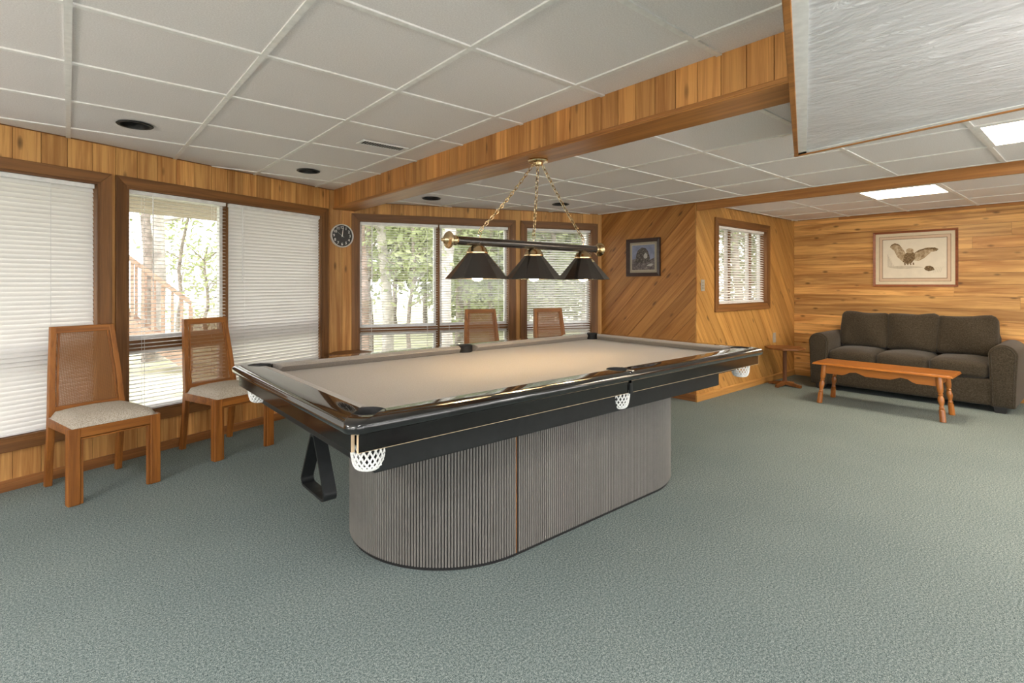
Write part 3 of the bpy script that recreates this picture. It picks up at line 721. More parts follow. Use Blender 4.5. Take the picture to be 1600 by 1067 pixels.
# pockets: leather lining and white crocheted net below
def net(cx, cy, side):
    lin = obj('pocket_liner', G().lathe([(0.0575, 0.799), (0.0580, 0.8035), (0.0545, 0.8045), (0.0535, 0.80), (0.0525, 0.68), (0.0575, 0.68)], 24, (cx, cy), caps=False), 'black_deep', pt, smooth=40)
    g = G(); z1, n, rows = 0.70, 18, 6
    def P(t, a):
        r = 0.056*math.cos(t*1.2)**0.55; return (cx+r*math.cos(a), cy+r*math.sin(a), z1-0.085*math.sin(t*PI/2))
    for s in (-1, 1):
        for k in range(n):
            g.tube([P(j/8, 2*PI*k/n+s*j/8*1.25) for j in range(9)], 0.0034, 5)
    g.tube([P(0, 2*PI*k/24) for k in range(24)], 0.004, 6, closed=True); g.tube([P(1, 2*PI*k/12) for k in range(12)], 0.004, 6, closed=True)
    obj('net', g, 'net', lin, smooth=60)
PK = [(sx*(ai-0.002), sy*(bi-0.002)) for sx in (-1, 1) for sy in (-1, 1)]+[(0, sy*(bi+0.012)) for sy in (-1, 1)]
for x, y in PK: net(x, y, 0)
for sy in (-1, 1):
    obj('pocket_casting', G().box(-0.008, 0.008, sy*(B-0.028)-0.018, sy*(B-0.028)+0.018, 0.802, 0.809), 'chrome', pt, bevel=0.003)
    obj('side_bracket', G().box(-0.010, 0.010, sy*(B-0.026)-0.006, sy*(B-0.026)+0.006, 0.694, 0.745), 'black_matte', pt, bevel=0.002)
# aprons with raw tan ends
AZ0, AZ1 = 0.697, 0.764
for sy in (-1, 1):
    for x0, x1 in ((-A+0.044, -0.012), (0.012, A-0.044)):
        y = sy*(B-0.036); o = obj('apron', G().box(x0, x1, y-0.006, y+0.006, AZ0, AZ1), 'black_apron', pt, bevel=0.001)
        e = x0 if x0 < -0.1 else x1; s = -1 if e < 0 else 1
        obj('raw_edge', G().box(min(e, e+s*0.0012), max(e, e+s*0.0012), y-0.0058, y+0.0058, AZ0, AZ1), 'edge_tan', o)
        for zz in (AZ0, AZ1-0.0095): obj('edge_line', G().box(x0, x1, min(y+sy*0.0055, y+sy*0.0064), max(y+sy*0.0055, y+sy*0.0064), zz, zz+0.0014), 'edge_tan', o)
for sx in (-1, 1):
    x = sx*(A-0.036); o = obj('apron', G().box(x-0.006, x+0.006, -B+0.056, B-0.056, AZ0, AZ1), 'black_apron', pt, bevel=0.001)
    for s in (-1, 1):
        e = s*(B-0.056); obj('raw_edge', G().box(x-0.0058, x+0.0058, min(e, e+s*0.0012), max(e, e+s*0.0012), AZ0, AZ1), 'edge_tan', o)
obj('slate_frame', G().box(-A+0.10, A-0.10, -B+0.12, B-0.12, 0.66, 0.734), 'black_deep', pt)
obj('under_frame', G().box(0.765-TX, 3.04-TX, 1.592-TY, 2.928-TY, 0.602, 0.70), 'black_matte', pt, bevel=0.006)
for dx in (-0.012, 0.012): obj('bolt', G().lathe([(0.006, 0.596), (0.006, 0.602)], 10, (0.80-TX+dx, 1.62-TY)), 'brass', pt)
# ribbed base
RB, HB = 0.515, 0.545
def stadium(r, n): 
    """n points spaced evenly along a stadium of end radius r, with outward normals"""
    per = 4*HB+2*PI*r; out = []
    for k in range(n):
        s = per*k/n
        if s < 2*HB: out.append((-HB+s, -r, 0, -1))
        elif s < 2*HB+PI*r: a = -PI/2+(s-2*HB)/r; out.append((HB+r*math.cos(a), r*math.sin(a), math.cos(a), math.sin(a)))
        elif s < 4*HB+PI*r: out.append((HB-(s-2*HB-PI*r), r, 0, 1))
        else: a = PI/2+(s-4*HB-PI*r)/r; out.append((-HB+r*math.cos(a), r*math.sin(a), math.cos(a), math.sin(a)))
    return out
obj('base_core', G().prism([(x, y) for x, y, _, _ in stadium(RB-0.007, 160)], 0.0, 0.604), 'black_deep', pt, smooth=40)
NS = 400; g = G(); st = stadium(RB, NS*8); 
for k in range(NS):
    if k in (0,): continue
    idx = [(k*8+q) % (NS*8) for q in (1, 2, 4, 6, 7)]; dd = (-0.0055, -0.0005, 0.0008, -0.0005, -0.0055)
    lo, hi = [], []
    for q, d in zip(idx, dd):
        x, y, nx, ny = st[q]; lo.append((x+nx*d, y+ny*d, 0.016)); hi.append((x+nx*d, y+ny*d, 0.601))
    g.add(lo+hi, [(i, i+1, 6+i, 5+i) for i in range(4)]+[(0, 1, 2, 3, 4), (9, 8, 7, 6, 5)])
o = obj('base_slats', g, 'slat_grey', pt, smooth=25); o['kind'] = 'stuff'
obj('seam_strip', G().box(-HB-0.002, -HB+0.002, -RB-0.001, -RB+0.006, 0.016, 0.60), 'base_trim', pt)

# triangle rack hanging under the end of the table
rk = thing('ball_rack', 'black triangle ball rack hanging under the end of the pool table', 'ball rack', at(0.85, 2.33, 0.294))
def tri(r_, inset):
    pts = []; h = 0.30; w = 0.165
    cs = [(-w, 0), (w, 0), (0, h)]; cen = (0, h/3)
    out = []
    for i in range(3):
        c = Vector(cs[i]); a = (Vector(cs[i-1])-c).normalized(); b = (Vector(cs[(i+1) % 3])-c).normalized(); bis = (a+b).normalized()
        half = a.angle(b)/2; ce = c+bis*((r_+inset)/math.sin(half)) ; n = 6
        a0 = math.atan2(-a.y, -a.x); na = Vector((a.y, -a.x)); nb = Vector((-b.y, b.x))
        if na.dot(-bis) < 0: na = -na
        if nb.dot(-bis) < 0: nb = -nb
        x0, x1 = math.atan2(na.y, na.x), math.atan2(nb.y, nb.x)
        if x1 < x0: x1 += 2*PI
        if x1-x0 > PI: x0, x1 = x1-2*PI, x0
        out += [(ce.x+r_*math.cos(x0+(x1-x0)*k/n), ce.y+r_*math.sin(x0+(x1-x0)*k/n)) for k in range(n+1)]
    return out
outer = tri(0.03, 0.0); inner = tri(0.022, 0.010); g = G(); n = len(outer)
for x in (-0.028, 0.028): g.v += [(x, p[0], p[1]) for p in outer]+[(x, p[0], p[1]) for p in inner]
for i in range(n):
    j = (i+1) % n
    g.f += [(i, j, n+j, n+i), (2*n+i, 3*n+i, 3*n+j, 2*n+j), (i, 2*n+i, 2*n+j, j), (n+i, n+j, 3*n+j, 3*n+i)]
obj('frame', g, 'black_matte', rk, smooth=35)
obj('hanging_hook', G().tube([(0, 0, 0.265), (0, 0, 0.292), (0, 0, 0.304)], 0.003, 6), 'chrome', rk)

# ------------------------------------------------------------------ billiard lamp
LZ = 1.456
lamp = thing('billiard_lamp', 'three shade bronze billiard lamp with brass fittings hung on chains from the beam', 'pendant lamp', at(2.105, 2.26, LZ))
rotx = lambda x, y, z: (z, y, x)
obj('bar', G().lathe([(0.023, -0.585), (0.023, 0.585)], 24, fn=rotx), 'bar', lamp, smooth=40)
for s in (-1, 1):
    pf = [(0.024, 0.555), (0.027, 0.562), (0.027, 0.575), (0.024, 0.582), (0.026, 0.59), (0.042, 0.597), (0.046, 0.603), (0.042, 0.611), (0.024, 0.618), (0.021, 0.628), (0.012, 0.634), (0.008, 0.648), (0.0, 0.652)]
    obj('finial', G().lathe([(r, s*z) for r, z in pf], 24, fn=rotx), 'brass', lamp, smooth=40)
for x in (-0.418, 0.0, 0.438):
    cap = obj('shade_cap', G().lathe([(0.016, -0.014), (0.030, -0.022), (0.044, -0.031), (0.052, -0.043), (0.055, -0.054), (0.058, -0.057), (0.058, -0.063)], 24, (x, 0), caps=False), 'brass', lamp, smooth=40)
    sh = G(); n = 12
    prof_o = [(0.050, -0.056), (0.172, -0.198), (0.174, -0.202)]
    sh.lathe(prof_o, n, (x, 0), caps=False); s_ = obj('shade', sh, 'shade', lamp)
    obj('shade_lining', G().lathe([(0.047, -0.058), (0.169, -0.200)], n, (x, 0), caps=False), 'shade_in', s_)
    obj('bulb', G().lathe([(0.0, -0.215), (0.014, -0.213), (0.028, -0.203), (0.036, -0.185), (0.036, -0.168), (0.022, -0.13), (0.016, -0.10), (0.014, -0.06)], 20, (x, 0), caps=False), 'bulb', lamp, smooth=60)
CANZ = 1.972-LZ
cn = obj('canopy', G().lathe([(0.020, CANZ-0.038), (0.026, CANZ-0.034), (0.030, CANZ-0.020), (0.058, CANZ-0.016), (0.062, CANZ-0.008), (0.060, CANZ-0.001), (0.0, CANZ)], 28, (0.035, 0)), 'brass', lamp, smooth=40)
def chain(p, q, nm):
    p, q = Vector(p), Vector(q); ln = (q-p).length; n = int(ln/0.026); d = (q-p).normalized(); g = G()
    sx = Vector((0, 1, 0)); sy = d.cross(sx).normalized()
    for k in range(n):
        sag = -0.016*math.sin(PI*(k+0.5)/n)
        c = p+d*ln*(k+0.5)/n+Vector((0, 0, sag)); s = sx if k % 2 else sy; hl = ln/n*0.66
        pts = []
        for j in range(10):
            a = 2*PI*j/10; pts.append(c+d*hl*math.sin(a)+s*0.0085*math.cos(a))
        g.tube(pts, 0.0025, 5, closed=True)
    obj('chain', g, 'brass', lamp, smooth=60)
for x, cxp in ((-0.40, 0.0), (0.0, 0.035), (0.44, 0.072)):
    ring = [(x+0.011*math.cos(2*PI*k/14), 0, 0.050+0.014*math.sin(2*PI*k/14)) for k in range(14)]
    obj('hook', G().tube(ring, 0.002, 6, closed=True).tube([(x, 0, 0.02), (x, 0, 0.037)], 0.0028, 6), 'brass', lamp, smooth=60)
    chain((x, 0, 0.062), (cxp, 0, CANZ-0.030), 'chain')

# ------------------------------------------------------------------ cane-back chairs
def chair(label, x, y, rz):
    """local frame: x across, front at -y, origin under the middle of the seat"""
    t = thing('dining_chair', label, 'chair', at(x, y, 0, rz), 'cane back chairs')
    hw, fy, ry, sh = 0.228, -0.225, 0.215, 0.415
    for s in (-1, 1):
        l = obj('leg', G().box(s*hw-(0.056 if s > 0 else 0), s*hw+(0 if s > 0 else 0.056), fy, fy+0.052, 0, sh+0.012), 'chair_z', t, bevel=0.005)
        x0 = s*hw-(0.070 if s > 0 else -0.057); obj('leg_bead', G().box(x0, x0+0.013, fy+0.006, fy+0.03, 0.001, sh-0.055), 'chair_z', l, bevel=0.002)
        rw = 0.186; a = s*(rw-0.006); 
        st = [(a, ry+0.055, 0.0), (a, ry+0.012, 0.30), (a, ry, 0.44), (s*(rw-0.016), ry+0.032, 0.66), (s*(rw-0.038), ry+0.082, 0.962)]
        g = G(); wd, dp = 0.017, 0.019
        for i, (px, py, pz) in enumerate(st): k = 1.0 if i < 3 else 0.92; g.v += [(px-wd*k, py-dp*k, pz), (px+wd*k, py-dp*k, pz), (px+wd*k, py+dp*k, pz), (px-wd*k, py+dp*k, pz)]
        for i in range(4):
            for j in range(4): g.f.append((i*4+j, i*4+(j+1) % 4, i*4+4+(j+1) % 4, i*4+4+j))
        g.f += [(3, 2, 1, 0), (16, 17, 18, 19)]
        obj('leg', g, 'chair_z', t, bevel=0.003)
    obj('seat_rail', G().box(-hw+0.05, hw-0.05, fy+0.004, fy+0.028, sh-0.045, sh+0.010), 'chair_x', t, bevel=0.003)
    obj('seat_bead', G().box(-hw+0.055, hw-0.055, fy+0.008, fy+0.030, sh-0.058, sh-0.049), 'chair_x', t, bevel=0.002)
    obj('seat_rail', G().box(-0.165, 0.165, ry-0.012, ry+0.010, sh-0.045, sh+0.010), 'chair_x', t, bevel=0.003)
    for s in (-1, 1): obj('seat_rail', G().box(s*(hw-0.040)-0.011, s*(hw-0.040)+0.011, fy+0.052, ry-0.012, sh-0.045, sh+0.010), 'chair_x', t, bevel=0.003)
    # cushion: domed rounded slab
    g = G(); n = 13
    top = []
    for j in range(n):
        for i in range(n):
            u, v = i/(n-1)*2-1, j/(n-1)*2-1
            r = max(abs(u), abs(v)); e = max(0, 1-r**5); dome = 0.022*(1-u*u)*(1-v*v)
            w = hw-0.004-0.010*(r**8); 
            wv = 1-0.08*(v+1)/2
            g.v.append((u*w*wv, (fy+ry)/2-0.004+v*(0.222-0.006*r**8), sh+0.012+0.044*e**0.5+dome))
    for j in range(n-1):
        for i in range(n-1): a = j*n+i; g.f.append((a, a+1, a+n+1, a+n))
    o = len(g.v); ring = [i for i in range(n)]+[j*n+n-1 for j in range(1, n)]+[(n-1)*n+i for i in range(n-2, -1, -1)]+[j*n for j in range(n-2, 0, -1)]
    for i in ring: vx = g.v[i]; g.v.append((vx[0]*0.985, vx[1], sh+0.0105))
    m = len(ring)
    for k in range(m): g.f.append((ring[k], o+k, o+(k+1) % m, ring[(k+1) % m]))
    g.f.append(tuple(o+k for k in range(m)))
    obj('seat', g, 'seat', t, smooth=60)
    # back: rails and cane panel follow the raked stiles
    def yb(z): return ry+(0.032*(z-0.44)/0.22 if z < 0.66 else 0.032+0.05*(z-0.66)/0.302)
    def xb(z): return (0.180-0.010*(z-0.44)/0.22 if z < 0.66 else 0.170-0.022*(z-0.66)/0.302)
    def crossrail(z0, z1, th=0.017):
        a, b = xb(z0)-0.012, xb(z1)-0.012
        obj('back_rail', G().hexa([(-a, yb(z0)-th, z0), (a, yb(z0)-th, z0), (a, yb(z0)+th, z0), (-a, yb(z0)+th, z0)], [(-b, yb(z1)-th, z1), (b, yb(z1)-th, z1), (b, yb(z1)+th, z1), (-b, yb(z1)+th, z1)]), 'chair_x', t, bevel=0.003)
    crossrail(0.922, 0.962); crossrail(0.452, 0.482)
    for k in (-0.011, 0.009):
        g = G(); zs = [0.482, 0.66, 0.922]
        for z in zs: g.v += [(-xb(z)+0.012, yb(z)+k, z), (xb(z)-0.012, yb(z)+k, z), (xb(z)-0.012, yb(z)+k+0.002, z), (-xb(z)+0.012, yb(z)+k+0.002, z)]
        for i in range(2):
            for j in range(4): g.f.append((i*4+j, i*4+(j+1) % 4, i*4+4+(j+1) % 4, i*4+4+j))
        g.f += [(3, 2, 1, 0), (8, 9, 10, 11)]
        if k < 0 : obj('cane_panel', g, 'cane', t)
    for s in (-1, 1):
        g = G()
        for z in (0.482, 0.66, 0.922):
            x_ = s*(xb(z)-0.026); g.v += [(x_-0.005, yb(z)-0.017, z), (x_+0.005, yb(z)-0.017, z), (x_+0.005, yb(z)-0.008, z), (x_-0.005, yb(z)-0.008, z)]
        for i in range(2):
            for j in range(4): g.f.append((i*4+j, i*4+(j+1) % 4, i*4+4+(j+1) % 4, i*4+4+j))
        g.f += [(3, 2, 1, 0), (8, 9, 10, 11)]
        obj('inner_bead', g, 'chair_z', t)
    return t
def place(fl, fr, label):
    """front feet given on the floor"""
    fl, fr = Vector(fl), Vector(fr); d = (fr-fl).normalized(); n = Vector((-d.y, d.x)); c = (fl+fr)/2+n*0.2
    chair(label, c.x, c.y, math.atan2(d.y, d.x))
place((0.000, 3.758), (0.420, 3.882), 'cane back dining chair with oat seat standing in front of the wide closed blind')
place((0.761, 4.056), (1.178, 4.205), 'cane back dining chair by the window with the deck stairs, beside the table corner')
chair('cane back dining chair against the wide bay window, across the table from the ball rack', 3.15, 4.03, R(-20))
chair('cane back dining chair against the narrow bay window nearest the diagonal boards', 3.82, 3.70, R(-18))

# ------------------------------------------------------------------ sofa
def pillow(w, d, h, n=(16, 10, 8), rnd=0.05, puff=(0, 0, 0), wob=0.0, seed=0):
    """soft block centred on x and y, resting on z=0; puff = swelling along each axis"""
    rr = random.Random(seed); ph = [rr.uniform(0, 6) for _ in range(6)]
    bm = bmesh.new(); bmesh.ops.create_cube(bm, size=2)
    bmesh.ops.subdivide_edges(bm, edges=bm.edges, cuts=9, use_grid_fill=True)
    for v in bm.verts:
        x, y, z = v.co; hx, hy, hz = w/2, d/2, h/2
        px, py, pz = x*hx, y*hy, z*hz
        q = Vector((max(-hx+rnd, min(hx-rnd, px)), max(-hy+rnd, min(hy-rnd, py)), max(-hz+rnd, min(hz-rnd, pz))))
        e = Vector((px, py, pz))-q
        if e.length > 1e-6:
            m = max(abs(e.x), abs(e.y), abs(e.z)); e = e.normalized()*m
        p = q+e
        bx, by, bz = (1-min(1, abs(x))**2), (1-min(1, abs(y))**2), (1-min(1, abs(z))**2)
        p.x += puff[0]*x*by*bz; p.y += puff[1]*y*bx*bz; p.z += puff[2]*z*bx*by
        if wob: p.z += wob*math.sin(x*3+ph[0])*math.cos(y*2+ph[1])*max(0, z); p.y += wob*0.7*math.sin(x*4+ph[2]+z*2)
        v.co = (p.x, p.y, p.z+hz)
    bmesh.ops.recalc_face_normals(bm, faces=bm.faces)
    me = bpy.data.meshes.new('pillow'); bm.to_mesh(me); bm.free(); me.shade_smooth(); return me
SX, SY = 7.035, 1.49            # local x runs along the sofa (world -y), local -y is the front (world -x)
SL = 1.78
sofa = thing('sofa', 'three seat charcoal brown sofa with rounded arms against the cedar wall', 'sofa', at(SX, SY, 0, -PI/2))
def spart(nm, me, x, y, z, rx=0, rz=0, m='sofa'): return link(nm, me, m, sofa, Matrix.Translation((x, y, z)) @ Matrix.Rotation(rz, 4, 'Z') @ Matrix.Rotation(rx, 4, 'X'))
AW = 0.20; IN = SL-2*AW
spart('base_frame', pillow(SL-0.10, 0.70, 0.26, rnd=0.025), 0, 0.0, 0.055)
spart('backrest', pillow(IN+0.04, 0.18, 0.62, rnd=0.05), 0, 0.275, 0.10)
for s in (-1, 1):
    g = G(); pr = []; hw = AW/2
    for k in range(13): a = PI*k/12; pr.append((hw*1.06*math.cos(a), 0.545+0.105*math.sin(a)))
    pr = [(hw*0.86, 0.055), (hw*0.93, 0.30), (hw*1.0, 0.47)]+pr+[(-hw*1.0, 0.47), (-hw*0.93, 0.30), (-hw*0.86, 0.055)]
    cxs = s*(SL/2-hw)
    g.prism(pr, -0.355, 0.36, lambda x, y, z: (x+cxs, z, y))
    arm = obj('arm', g, 'sofa', sofa, smooth=45, bevel=0.014, seg=3)
    pi_ = [(x*0.80, 0.075 if y < 0.06 else (y if y < 0.5 else 0.5+(y-0.5)*0.86)) for x, y in pr]
    obj('arm_front_panel', G().prism(pi_, -0.366, -0.350, lambda x, y, z: (x+cxs, z, y)), 'sofa', arm, smooth=45, bevel=0.005)
    loop = [(x+cxs, -0.364, y) for x, y in pi_]
    obj('piping', G().tube(loop, 0.0055, 6), 'sofa', arm, smooth=60)
cw = IN/3
for k in range(3):
    x = -IN/2+cw*(k+0.5)
    spart('seat_cushion', pillow(cw-0.004, 0.60, 0.165, rnd=0.05, puff=(0.004, 0.012, 0.028), wob=0.004, seed=k), x, -0.062, 0.305)
    spart('back_cushion', pillow(cw+(0.02 if k != 1 else 0.012), 0.20, 0.43, rnd=0.055, puff=(0.006, 0.045, -0.020), wob=0.018, seed=10+k), x, 0.135, 0.462, rx=R(-11))
for sx in (-1, 1):
    for y in (-0.31, 0.30): spart('foot', G().hexa([(-0.04, -0.035, 0), (0.04, -0.035, 0), (0.04, 0.035, 0), (-0.04, 0.035, 0)], [(-0.05, -0.045, 0.062), (0.05, -0.045, 0.062), (0.05, 0.045, 0.062), (-0.05, 0.045, 0.062)]).mesh('foot', bevel=0.006), sx*(SL/2-0.12), y, 0, m='rubber')

# ------------------------------------------------------------------ bench in front of the sofa (long side along y)
bn = thing('wooden_bench', 'orange brown wooden bench with turned legs in front of the sofa', 'bench', at(6.075, 1.50, 0))
BL, BW, BH = 0.555, 0.20, 0.415
g = G(); prof = [(0.0, BH-0.024), (0.014, BH-0.020), (0.020, BH-0.012), (0.012, BH-0.003), (0.0, BH)]
g = G().hexa([(-BW-0.012, -BL-0.012, BH-0.022), (BW+0.012, -BL-0.012, BH-0.022), (BW+0.012, BL+0.012, BH-0.022), (-BW-0.012, BL+0.012, BH-0.022)], [(-BW, -BL, BH), (BW, -BL, BH), (BW, BL, BH), (-BW, BL, BH)])
obj('top', g, 'bench_y', bn, bevel=0.006, seg=3)
sc = [(-0.45, 0.0), (-0.45, -0.085), (-0.30, -0.085), (-0.27, -0.075), (-0.235, -0.052), (-0.18, -0.045), (-0.14, -0.06), (-0.10, -0.075), (0.10, -0.075), (0.14, -0.06), (0.18, -0.045), (0.235, -0.052), (0.27, -0.075), (0.30, -0.085), (0.45, -0.085), (0.45, 0.0)]
for s in (-1, 1):
    g = G()
    for a, b in zip(sc[1:-2], sc[2:-1]): g.prism([(a[0], a[1]), (b[0], b[1]), (b[0], 0), (a[0], 0)], s*(BW-0.045)-0.009, s*(BW-0.045)+0.009, lambda x, y, z: (z, x, BH-0.023+y))
    obj('apron', g, 'bench_y', bn)
    obj('end_apron', G().box(-BW+0.05, BW-0.05, s*0.455-0.009, s*0.455+0.009, BH-0.10, BH-0.023), 'bench_z', bn)
LEG = [(0.019, 0.0), (0.025, 0.004), (0.024, 0.06), (0.023, 0.105), (0.016, 0.112), (0.021, 0.122), (0.015, 0.134), (0.017, 0.150), (0.025, 0.180), (0.024, 0.205), (0.016, 0.228), (0.021, 0.238), (0.015, 0.248), (0.022, 0.262), (0.025, 0.290), (0.025, 0.394)]
for sx in (-1, 1):
    for sy in (-1, 1):
        tx, ty, fx, fy = sx*(BW-0.04), sy*0.462, sx*(BW-0.005), sy*0.497
        fn = lambda x, y, z: (x+fx+(tx-fx)*z/0.394, y+fy+(ty-fy)*z/0.394, z)
        obj('leg', G().lathe(LEG, 16, fn=fn), 'bench_z', bn, smooth=35)

# ------------------------------------------------------------------ small pedestal tables
def side_table(label, x, y, h, r, rz, foot=0.20):
    t = thing('side_table', label, 'side table', at(x, y, 0, rz))
    octo = [(r*math.cos(PI/8+k*PI/4)*1.02, r*math.sin(PI/8+k*PI/4)*1.02) for k in range(8)]
    obj('top', G().prism(octo, h-0.022, h), 'walnut_x', t, bevel=0.006)
    obj('column', G().lathe([(0.028, 0.045), (0.03, 0.06), (0.024, 0.075), (0.024, h-0.06), (0.034, h-0.035), (0.05, h-0.022)], 8), 'walnut_z', t)
    for k in range(4):
        a = k*PI/2; m = Matrix.Rotation(a, 4, 'Z'); f = foot
        b = [m @ Vector(p) for p in ((0.0, -0.02, 0.02), (f, -0.02, 0.0), (f, 0.02, 0.0), (0.0, 0.02, 0.02))]
        u = [m @ Vector(p) for p in ((0.0, -0.02, 0.062), (f, -0.02, 0.03), (f, 0.02, 0.03), (0.0, 0.02, 0.062))]
        obj('foot', G().hexa(b, u), 'walnut_x', t, bevel=0.003)
    return t
side_table('brown octagonal pedestal table in the corner beside the sofa', 6.53, 2.595, 0.465, 0.215, R(-5), 0.19)
side_table('dark brown pedestal table below the wall clock, hidden behind the pool table', 2.09, 4.86, 0.555, 0.20, R(10), 0.16)

# ------------------------------------------------------------------ things on the walls
ck = thing('wall_clock', 'round black wall clock with white numerals on the pine corner post', 'clock', Matrix(W_clock.mx) @ Matrix.Translation((0.128, 1.712, 0)))
RC = 0.119
obj('rim', G().lathe([(RC, 0.0), (RC, 0.022), (RC-0.004, 0.028), (RC-0.011, 0.024), (RC-0.011, 0.010)], 48, caps=False), 'clockrim', ck, smooth=40)
obj('face', G().lathe([(0.0, 0.012), (RC-0.010, 0.012), (RC-0.010, 0.0), (0, 0.0)], 48, caps=False), 'clockface', ck, smooth=30)
def text_mesh(s, size, nm):
    cu = bpy.data.curves.new(nm, 'FONT'); cu.body = s; cu.size = size; cu.align_x = 'CENTER'; cu.align_y = 'CENTER'; cu.extrude = 0.0004; cu.offset = 0.0005
    o = bpy.data.objects.new(nm, cu); COL.objects.link(o); dg = bpy.context.evaluated_depsgraph_get()
    me = bpy.data.meshes.new_from_object(o.evaluated_get(dg)); bpy.data.objects.remove(o); bpy.data.curves.remove(cu); me.materials.clear(); return me
for k in range(1, 13):
    a = PI/2-k*PI/6; link('numeral', text_mesh(str(k), 0.038, 'numeral'), 'hand_white', ck, Matrix.Translation((0.084*math.cos(a), 0.084*math.sin(a), 0.0130)))
def hand(ang, l, tail, w, z, m, nm):
    a = PI/2-R(ang); obj(nm, G().hexa([(-tail, -w, z), (l, -w*0.6, z), (l, w*0.6, z), (-tail, w, z)], [(-tail, -w, z+0.001), (l, -w*0.6, z+0.001), (l, w*0.6, z+0.001), (-tail, w, z+0.001)]), m, ck, Matrix.Rotation(a, 4, 'Z'))
hand(8, 0.078, 0.012, 0.0042, 0.0165, 'hand_white', 'hand'); hand(-54, 0.066, 0.026, 0.0024, 0.0145, 'hand_grey', 'hand')
obj('hub', G().lathe([(0.006, 0.013), (0.006, 0.018), (0.0, 0.0185)], 16), 'hand_white', ck)

def frame4(parent, w, h, fw, d, m, nm='frame'):
    for (b, t) in (([(-w, h), (w, h), (w-fw, h-fw), (-w+fw, h-fw)], 0), ([(-w, -h), (w, -h), (w-fw, -h+fw), (-w+fw, -h+fw)], 0), ([(-w, -h), (-w, h), (-w+fw, h-fw), (-w+fw, -h+fw)], 1), ([(w, -h), (w, h), (w-fw, h-fw), (w-fw, -h+fw)], 1)):
        obj(nm, G().hexa([(x, y, 0.0) for x, y in b], [(x, y, d if i < 2 else d*0.55) for i, (x, y) in enumerate(b)]), m, parent, bevel=0.002)
def sheet(parent, nm, w, h, z, m): return obj(nm, G().box(-w, w, -h, h, z-0.0015, z), m, parent)
def shape(parent, nm, pts, z, m): return obj(nm, G().prism(ccw(pts), z-0.0004, z), m, parent)
pw, ph = 0.396, 0.325
pc = thing('framed_print', 'reddish wood framed bird print with cream mats above the sofa', 'picture', W_sofa.mx @ Matrix.Translation((2.84-1.535, 1.518, 0.0)))
frame4(pc, pw, ph, 0.024, 0.022, 'frame_red')
sheet(pc, 'outer_mat', pw-0.022, ph-0.022, 0.006, 'mat_cream'); sheet(pc, 'mat_line', pw-0.060, ph-0.060, 0.0066, 'mat_line'); sheet(pc, 'middle_mat', pw-0.064, ph-0.064, 0.0072, 'mat_pink')
sheet(pc, 'mat_line', pw-0.092, ph-0.092, 0.0078, 'mat_line'); pap = sheet(pc, 'print', pw-0.097, ph-0.097, 0.0084, 'paper')
IW, IH = pw-0.097, ph-0.097
def q(pts, cx=0, cy=0): return [(x*IW, y*IH) for x, y in pts]
pz = 0.009
shape(pap, 'left_wing', q([(-0.76, 0.62), (-0.72, 0.74), (-0.60, 0.82), (-0.46, 0.74), (-0.34, 0.50), (-0.26, 0.30), (-0.20, 0.02), (-0.34, -0.16), (-0.52, 0.10), (-0.62, 0.42)]), pz, 'ink_tan')
shape(pap, 'left_wing_edge', q([(-0.76, 0.62), (-0.72, 0.74), (-0.60, 0.82), (-0.46, 0.74), (-0.36, 0.54), (-0.47, 0.68), (-0.60, 0.745), (-0.69, 0.69)]), pz+0.0004, 'ink_brown')
shape(pap, 'right_wing', q([(0.0, 0.26), (0.16, 0.42), (0.40, 0.52), (0.64, 0.52), (0.76, 0.43), (0.70, 0.34), (0.54, 0.30), (0.34, 0.02), (0.16, -0.14), (0.02, -0.10)]), pz, 'ink_tan')
shape(pap, 'right_wing_edge', q([(0.0, 0.26), (0.16, 0.42), (0.40, 0.52), (0.64, 0.52), (0.76, 0.43), (0.70, 0.34), (0.56, 0.42), (0.36, 0.44), (0.16, 0.33)]), pz+0.0004, 'ink_brown')
shape(pap, 'body', q([(-0.30, 0.18), (-0.20, 0.34), (-0.04, 0.38), (0.04, 0.22), (0.04, -0.02), (-0.06, -0.22), (-0.20, -0.28), (-0.34, -0.16)]), pz+0.0008, 'ink_brown')
shape(pap, 'head', [(IW*(-0.12)+0.036*math.cos(2*PI*k/14), IH*0.40+0.030*math.sin(2*PI*k/14)) for k in range(14)], pz+0.0012, 'ink_tan')
for k in range(4): shape(pap, 'talon', q([(-0.30+0.09*k, -0.22), (-0.26+0.09*k, -0.20), (-0.25+0.09*k, -0.33), (-0.29+0.09*k, -0.34)]), pz+0.0012, 'ink_brown')
shape(pap, 'snow_bank', q([(-0.85, -0.40), (-0.4, -0.36), (0.1, -0.40), (0.3, -0.46), (-0.2, -0.52), (-0.6, -0.50)]), pz, 'ink_pale')
shape(pap, 'small_mound', q([(0.32, -0.52), (0.38, -0.40), (0.50, -0.38), (0.60, -0.46), (0.64, -0.60), (0.46, -0.66), (0.36, -0.60)]), pz, 'ink_brown')
for k in range(6): shape(pap, 'reed', q([(-0.84+0.035*k, -0.42), (-0.835+0.035*k, -0.42), (-0.83+0.035*k, 0.25-0.11*k), (-0.838+0.035*k, 0.25-0.11*k)]), pz, 'ink_brown')
for k in range(5): shape(pap, 'grass_stroke', q([(0.60+0.05*k, -0.72), (0.612+0.05*k, -0.72), (0.67+0.05*k, -0.46), (0.66+0.05*k, -0.46)]), pz, 'ink_pale')

